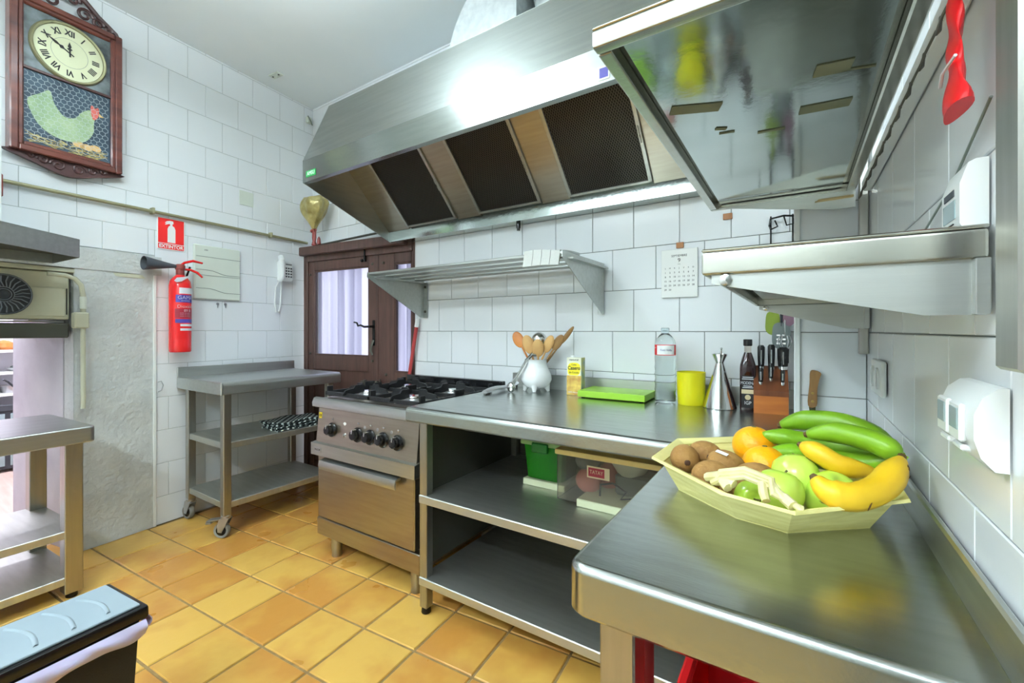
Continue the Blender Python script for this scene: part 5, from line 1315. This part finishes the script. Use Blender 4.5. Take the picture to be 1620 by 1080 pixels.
# ================================================================ THINGS ON THE RIGHT WALL (x runs towards the camera, -y out of the wall)
def rw(y, z, d=0.0): return (0.173 - d, y, z)
hr = thing('hook_rail', 'white strip with a zigzag of wire hooks on the right wall under the upper shelf', 'hook rail', rw(0.0, 0.0), -90)
MB().box(-1.56, -0.50, -0.022, 0.0, 1.556, 1.584, 0.003).obj('strip', 'white_plastic', hr)
yy = 1.53; k = 0
while yy > 0.62:
    MB().tube([(-yy, -0.020, 1.560), (-yy - 0.0 + 0.030, -0.026, 1.552), (-yy + 0.045, -0.030, 1.528), (-yy + 0.058, -0.036, 1.518), (-yy + 0.066, -0.032, 1.534), (-yy + 0.085, -0.024, 1.552)], 0.0018, 6).obj('wire_hook', 'dark_metal', hr)
    yy -= 0.085
rg = thing('plastic_sleeve', 'crumpled red plastic sleeve hanging from the hook rail at the right', 'sleeve', rw(0.660, 0.0, 0.030), -90)
def rf(a, b):
    z = 1.404 + 0.165 * b; t = 2 * math.pi * a
    fl = max(0, 1 - b / 0.30)
    w = 0.021 + 0.016 * fl + 0.0015 * math.sin(34 * b); d = 0.004 + 0.005 * fl
    return Vector((0.006 * fl + w * math.cos(t), d * math.sin(t) + 0.0015 * math.sin(22 * b + 2 * t), z))
m = MB().sheet(rf, 20, 30); bmesh.ops.remove_doubles(m.bm, verts=m.bm.verts, dist=0.0002); bmesh.ops.holes_fill(m.bm, edges=m.bm.edges, sides=40)
m.obj('sleeve', 'red_plastic', rg)
MB().tube([(-0.028, -0.006, 1.447), (0.0, -0.010, 1.450), (0.030, -0.006, 1.454)], 0.0018, 6).obj('cuff', 'label_silver', rg)
MB().tube([(0.0, 0.0, 1.565), (0.0, 0.004, 1.572)], 0.003, 6).obj('loop', 'dark_metal', rg)
dv = thing('wall_thermostat', 'white wall thermostat with a grey window above the lower right shelf', 'thermostat', rw(0.710, 1.284, 0.0), -90)
MB().prism([(0.0, 0.0), (-0.021, 0.0), (-0.023, 0.004), (-0.023, 0.048), (-0.016, 0.070), (-0.010, 0.073), (0.0, 0.073)], 'x', -0.035, 0.035).obj('housing', 'white_plastic', dv)
MB().box(-0.026, 0.020, -0.0240, -0.0228, 0.012, 0.034, 0.0004).obj('window', 'screen_grey', dv)
MB().box(-0.022, 0.016, -0.0240, -0.0228, 0.038, 0.046, 0.0004).obj('vent', 'fan_dark', dv)
MB().box(-0.020, 0.014, -0.0240, -0.0228, 0.006, 0.0075).obj('slot', 'ink', dv, smooth=False)
cbw = MB().tube([(0.1705, 0.66, 1.415), (0.1705, 0.80, 1.36), (0.168, 1.10, 1.29), (0.168, 1.25, 1.262), (0.168, 1.36, 1.252)], 0.0016, 8).obj('thin_cable', 'grey_line')
tag(cbw, 'thin grey cable running down the right wall behind the thermostat', 'cable')
# socket far along the wall
so = thing('wall_socket', 'white double wall socket low in the far right corner behind the bananas', 'socket', rw(1.39, 1.055), -90)
MB().box(-0.075, 0.075, -0.012, 0.0, -0.042, 0.042, 0.005, 2).obj('plate', 'white_plastic', so)
for x in (-0.035, 0.035):
    MB().lathe([(0.020, -0.013), (0.021, -0.016), (0.025, -0.016), (0.026, -0.011)], (x, 0, 0), 20, 'y', closed=False).obj('well', 'white_plastic', so)
    for q in (-0.007, 0.007): MB().cyl((x + q, -0.0125, 0), (x + q, -0.0115, 0), 0.0028, n=8).obj('pin_hole', 'ink', so)
# near surface-mounted switch box
nb = thing('switch_box', 'white surface-mounted box with two hinged covers on the right wall near us', 'switch box', rw(0.680, 1.030), -90)
MB().prism([(0.0, 0.0), (-0.010, 0.0), (-0.020, 0.012), (-0.025, 0.030), (-0.025, 0.055), (-0.019, 0.072), (-0.008, 0.082), (0.0, 0.083)], 'x', -0.060, 0.060).obj('housing', 'white_plastic', nb)
for x in (-0.032, 0.016):
    c = MB().box(x - 0.019, x + 0.019, -0.030, -0.024, 0.022, 0.062, 0.002).obj('cover', 'white_plastic', nb)
    MB().box(x - 0.014, x + 0.014, -0.0310, -0.0298, 0.034, 0.057, 0.0005).obj('window', 'screen_grey', c)
    MB().box(x - 0.016, x + 0.016, -0.028, -0.018, 0.012, 0.019, 0.002).obj('lug', 'white_plastic', nb)
# bundle of thin sticks hanging under the upper shelf
sb = thing('stick_bundle', 'bundle of thin pale wooden sticks tucked under the far end of the upper shelf', 'stick bundle', (0.056, 1.628, 1.553), 0)
rs = random.Random(9)
for k in range(9):
    y, z = rs.uniform(-0.010, 0.010), rs.uniform(0.0, 0.023)
    MB().cyl((-0.012 + rs.uniform(0, 0.01), y, z), (0.082, y + rs.uniform(-0.004, 0.004), z + rs.uniform(-0.003, 0.003)), 0.0028, n=6).obj('stick', 'stick_wood', sb)

# red crate on the lower shelf of the near table
rc = thing('red_crate', 'bright red plastic crate on the shelf under the near side table', 'crate', (-0.155, 0.600, 0.3945), 0)
hollow(MB(), 0.0, 0.26, 0.0, 0.36, 0.0, 0.185, 0.006).obj('tub', 'red_plastic', rc)
m = MB(); frame_z = 0.180
for (x0, x1, y0, y1) in ((-0.014, 0.274, -0.014, 0.004), (-0.014, 0.274, 0.356, 0.374), (-0.014, 0.004, -0.014, 0.374), (0.256, 0.274, -0.014, 0.374)): m.box(x0, x1, y0, y1, 0.172, 0.190, 0.004)
m.obj('rim', 'red_plastic', rc)
MB().box(0.03, 0.23, -0.008, -0.0005, 0.06, 0.12, 0.004).obj('front_panel', 'red_plastic', rc)
rb = thing('red_broomstick', 'dark red rod standing behind the near leg of the side table', 'rod', (-0.198, 0.690, 0), 0)
MB().cyl((0, 0, 0.012), (0, 0, 0.70), 0.012, n=12).obj('rod', 'red_wood', rb)
MB().lathe([(0.016, 0.0), (0.016, 0.02), (0.012, 0.03)], (0, 0, 0), 12).obj('ferrule', 'black_plastic', rb)

# ================================================================ BIN IN THE LEFT FOREGROUND
bn = thing('waste_bin', 'black rectangular waste bin with a grey-blue lid in the left foreground', 'bin', (-1.375, 0.434, 0), 6)
BH = 0.48; bw_, bl_ = 0.215, 0.56
def tapered(mb, x0, x1, y0, y1, z0, z1, t):
    q = [(x0, y0), (x1, y0), (x1, y1), (x0, y1)]
    A = [mb.bm.verts.new((x + (t if i in (0, 3) else -t), y + (t if i in (0, 1) else -t), z0)) for i, (x, y) in enumerate(q)]
    B = [mb.bm.verts.new((x, y, z1)) for x, y in q]
    mb.bm.faces.new(list(reversed(A))); mb.bm.faces.new(B)
    for i in range(4): mb.bm.faces.new((A[i], A[(i + 1) % 4], B[(i + 1) % 4], B[i]))
    es = [e for e in mb.bm.edges]
    bmesh.ops.bevel(mb.bm, geom=es, offset=0.012, segments=2, affect='EDGES', profile=0.5)
    return mb
tapered(MB(), -bw_ + 0.012, -0.012, -bl_, -0.012, 0.001, BH - 0.03, 0.02).obj('body', 'black_matte', bn)
fr = MB(); fr.box(-bw_, 0.0, -bl_ - 0.01, 0.0, BH - 0.036, BH - 0.004, 0.008, 2)
fr.obj('rim', 'black_plastic', bn)
MB().box(-bw_ + 0.016, -0.014, -bl_, -0.014, BH - 0.005, BH + 0.002, 0.004, 2).obj('lid', 'bin_lid', bn)
for k in range(8):
    y = -0.070 - 0.062 * k
    MB().sheet(lambda a, b, y=y: Vector((-0.036 - (bw_ - 0.076) * a, y + 0.014 * math.sin(math.pi * a) - 0.010 * a + 0.010 * (b - 0.5), BH + 0.002 + 0.0035 * math.sin(math.pi * b))), 10, 6).obj('rib', 'bin_lid', bn)
def bag(a, b):
    y = -0.010 - (bl_ - 0.03) * a
    dz = 0.026 * b * (1 + 0.5 * math.sin(3.2 * a + 0.8))
    return Vector((0.003 + 0.010 * math.sin(math.pi * b) + 0.004 * math.sin(40 * a + 6 * b) * b, y, BH - 0.034 - dz - 0.006 * b * math.sin(23 * a)))
MB().sheet(bag, 60, 10, 0.0015).obj('bag', 'bag_lilac', bn)
MB().sheet(lambda a, b: Vector((-0.006 - (bw_ - 0.02) * a, 0.002 + 0.006 * math.sin(math.pi * b), BH - 0.034 - 0.026 * b)), 20, 6, 0.0015).obj('bag', 'bag_lilac', bn)

# ================================================================ COOLER UNIT AND THE ROOM BEHIND THE OPENING
fu = thing('cooling_unit', 'cream cooling unit with a round dark fan grille in the top of the wall opening', 'cooling unit', lw(-0.372, 0, -0.005), LW_R)
MB().box(-0.86, -0.004, 0.0, 0.30, 1.225, 1.466, 0.006).obj('housing', 'unit_cream', fu)
MB().box(-0.80, -0.022, -0.006, 0.0, 1.240, 1.385, 0.002).obj('panel', 'unit_cream', fu)
MB().box(-0.0165, -0.0125, -0.004, 0.001, 1.25, 1.385).obj('panel_gap', 'ink', fu, smooth=False)
MB().box(-0.86, -0.004, 0.0, 0.30, 1.130, 1.205, 0.006).obj('drip_tray', 'dark_metal', fu)
for k in range(4): MB().cyl((-0.30 + 0.05 * k, 0.01, 1.209 + 0.003 * k), (-0.02, 0.02, 1.216 - 0.002 * k), 0.0035, n=6).obj('loose_strip', 'silver_dull', fu)
fz, fxx, fr_ = 1.340, -0.238, 0.62
MB().lathe([(0.001, -0.018), (0.03 * fr_, -0.020), (0.034 * fr_, -0.014), (0.145 * fr_, -0.014), (0.150 * fr_, -0.020), (0.158 * fr_, -0.012), (0.158 * fr_, -0.004)], (fxx, 0, fz), 40, 'y').obj('fan_plate', 'fan_dark', fu)
for k in range(24):
    a = 2 * math.pi * k / 24
    MB().tube([(fxx + fr_ * 0.060 * math.cos(a), -0.018, fz + fr_ * 0.060 * math.sin(a)), (fxx + fr_ * 0.10 * math.cos(a + 0.16), -0.020, fz + fr_ * 0.10 * math.sin(a + 0.16)), (fxx + fr_ * 0.140 * math.cos(a + 0.10), -0.018, fz + fr_ * 0.140 * math.sin(a + 0.10))], 0.0026, 6).obj('vane', 'fan_light', fu)
for r0 in (0.024, 0.033, 0.091): MB().lathe([(r0, -0.016), (r0 + 0.002, -0.022), (r0 + 0.004, -0.016)], (fxx, 0, fz), 36, 'y', closed=False).obj('grille_ring', 'fan_light', fu)
cj = thing('conduit', 'cream plastic conduit with a junction box on the corner of the rough jamb', 'conduit', lw(-0.352, 0, 0.050), LW_R)
MB().tube([(-0.12, 0.01, 1.452), (-0.06, 0.005, 1.450), (-0.020, 0.0, 1.436), (0.004, 0.0, 1.405), (0.012, 0.0, 1.35), (0.012, 0.0, 1.25)], 0.011, 10).cyl((0.012, 0.0, 1.18), (0.012, 0.0, 0.76), 0.010, n=10).obj('pipe', 'unit_cream', cj)
MB().lathe([(0.011, 1.345), (0.014, 1.343), (0.014, 1.282), (0.011, 1.28)], (0.012, 0, 0), 12).obj('sleeve', 'cream_plastic', cj)
MB().box(-0.026, 0.032, -0.020, 0.030, 1.180, 1.262, 0.006).obj('junction_box', 'unit_cream', cj)
for z in (1.20, 1.24): MB().lathe([(0.001, 0.038), (0.009, 0.037), (0.011, 0.031)], (0, 0.004, z), 10, 'x').obj('plug', 'cream_plastic', cj)

fs_ = thing('far_shelf_unit', 'white open shelving in the room beyond the wall opening', 'shelf', (-5.74, 0.35, 0))
MB().box(0.0, 0.20, 0.0, 0.025, 0.0, 1.10).box(0.0, 0.20, 0.355, 0.38, 0.0, 1.10).box(0.0, 0.20, 0.90, 0.925, 0.0, 1.10).obj('upright', 'white_paint', fs_, smooth=False)
for z in (1.005, 0.82, 0.64, 0.30): MB().box(0.0, 0.20, 0.0, 0.92, z - 0.022, z).obj('board', 'white_paint', fs_, smooth=False)
MB().box(0.0, 0.01, 0.0, 0.92, 0.0, 1.1).obj('back_board', 'far_paint', fs_, smooth=False)
for (x, y, z, w, m_, lab) in ((-5.63, 0.775, 1.006, 0.07, 'wood_spoon_orange', 'brown bun-shaped loaf on the top board of the far shelving, left one'), (-5.63, 0.900, 1.006, 0.06, 'stick_wood', 'pale bun-shaped loaf on the top board of the far shelving, right one')):
    o = thing('loaf', lab, 'loaf', (x, y, z), 0, 'loaves on the far shelving')
    MB().lathe([(0.001, 0.0), (w * 0.8, 0.0), (w, 0.02), (w * 0.85, 0.055), (w * 0.4, 0.075), (0.001, 0.078)], (0, 0, 0), 16).obj('crust', m_, o)
    MB().tube([(-0.02, -w * 0.5, 0.062), (0.0, 0, 0.079), (0.02, w * 0.5, 0.062)], 0.004, 6).obj('slash', 'stick_wood', o)
fp = thing('metal_pan', 'grey metal pan with a long handle on the low board of the far shelving', 'pan', (-5.64, 0.84, 0.641))
MB().lathe([(0.001, 0.0), (0.08, 0.0), (0.10, 0.06), (0.097, 0.06), (0.078, 0.004), (0.001, 0.004)], (0, 0, 0), 20, closed=False).obj('bowl', 'silver_dull', fp)
MB().tube([(0.09, -0.02, 0.05), (0.14, -0.06, 0.10), (0.16, -0.09, 0.12)], 0.007, 8).obj('handle', 'fan_dark', fp)
fbx = thing('metal_dish', 'small metal dish on the middle board of the far shelving', 'dish', (-5.63, 0.84, 0.821))
MB().lathe([(0.001, 0.0), (0.03, 0.0), (0.06, 0.03), (0.057, 0.03), (0.03, 0.004), (0.001, 0.004)], (0, 0, 0), 18, closed=False).obj('bowl', 'silver_dull', fbx)
MB().ball((0, 0, 0.032), (0.03, 0.03, 0.018), 10, 6).obj('contents', 'grey_thing', fbx)
fcb = thing('dark_cabinet', 'low dark cabinet standing below the far white shelving', 'cabinet', (-5.50, 0.30, 0))
MB().box(0.0, 0.02, 0.0, 0.95, 0.02, 0.50, 0.004).box(-0.03, 0.03, -0.01, 0.96, 0.50, 0.55, 0.004).obj('carcass', 'fan_dark', fcb)
MB().box(0.02, 0.034, 0.04, 0.46, 0.05, 0.48, 0.003).obj('door', 'screen_grey', fcb); MB().box(0.02, 0.034, 0.49, 0.91, 0.05, 0.48, 0.003).obj('door', 'screen_grey', fcb)

# ================================================================ CEILING LAMPS (outside the picture, they light the room, the rear left one added as fill)
for i, (x, y, z, l, rz, wt_, up_, c) in enumerate(LAMPS):
    lab = ['fluorescent ceiling batten over the middle of the kitchen', 'fluorescent ceiling batten behind the camera on the right', 'added fill lamp, unseen behind the camera on the left', 'fluorescent ceiling batten in the far room'][i]
    t = thing('ceiling_lamp', lab, 'lamp', (x, y, z), rz, 'fluorescent ceiling battens')
    top = (CEIL if i < 3 else 2.5) - z
    MB().box(-l / 2 - 0.03, l / 2 + 0.03, -0.03, 0.03, -0.012, 0.012, 0.004).obj('housing', 'white_plastic', t)
    for s in (-l * 0.35, l * 0.35): MB().cyl((s, 0, 0.01), (s, 0, top), 0.006, n=8).obj('suspension', 'silver_dull', t)
    for s in (-0.06, 0.06): MB().cyl((-l / 2, s, 0.0), (l / 2, s, 0.0), 0.013, n=12).obj('tube', 'diffuser', t)
    area_light('lamp_light', (0, 0, -0.016), l, 0.16, wt_, c, t)
    area_light('lamp_uplight', (0, 0, 0.016), l, 0.12, up_, c, t, (math.pi, 0, 0))
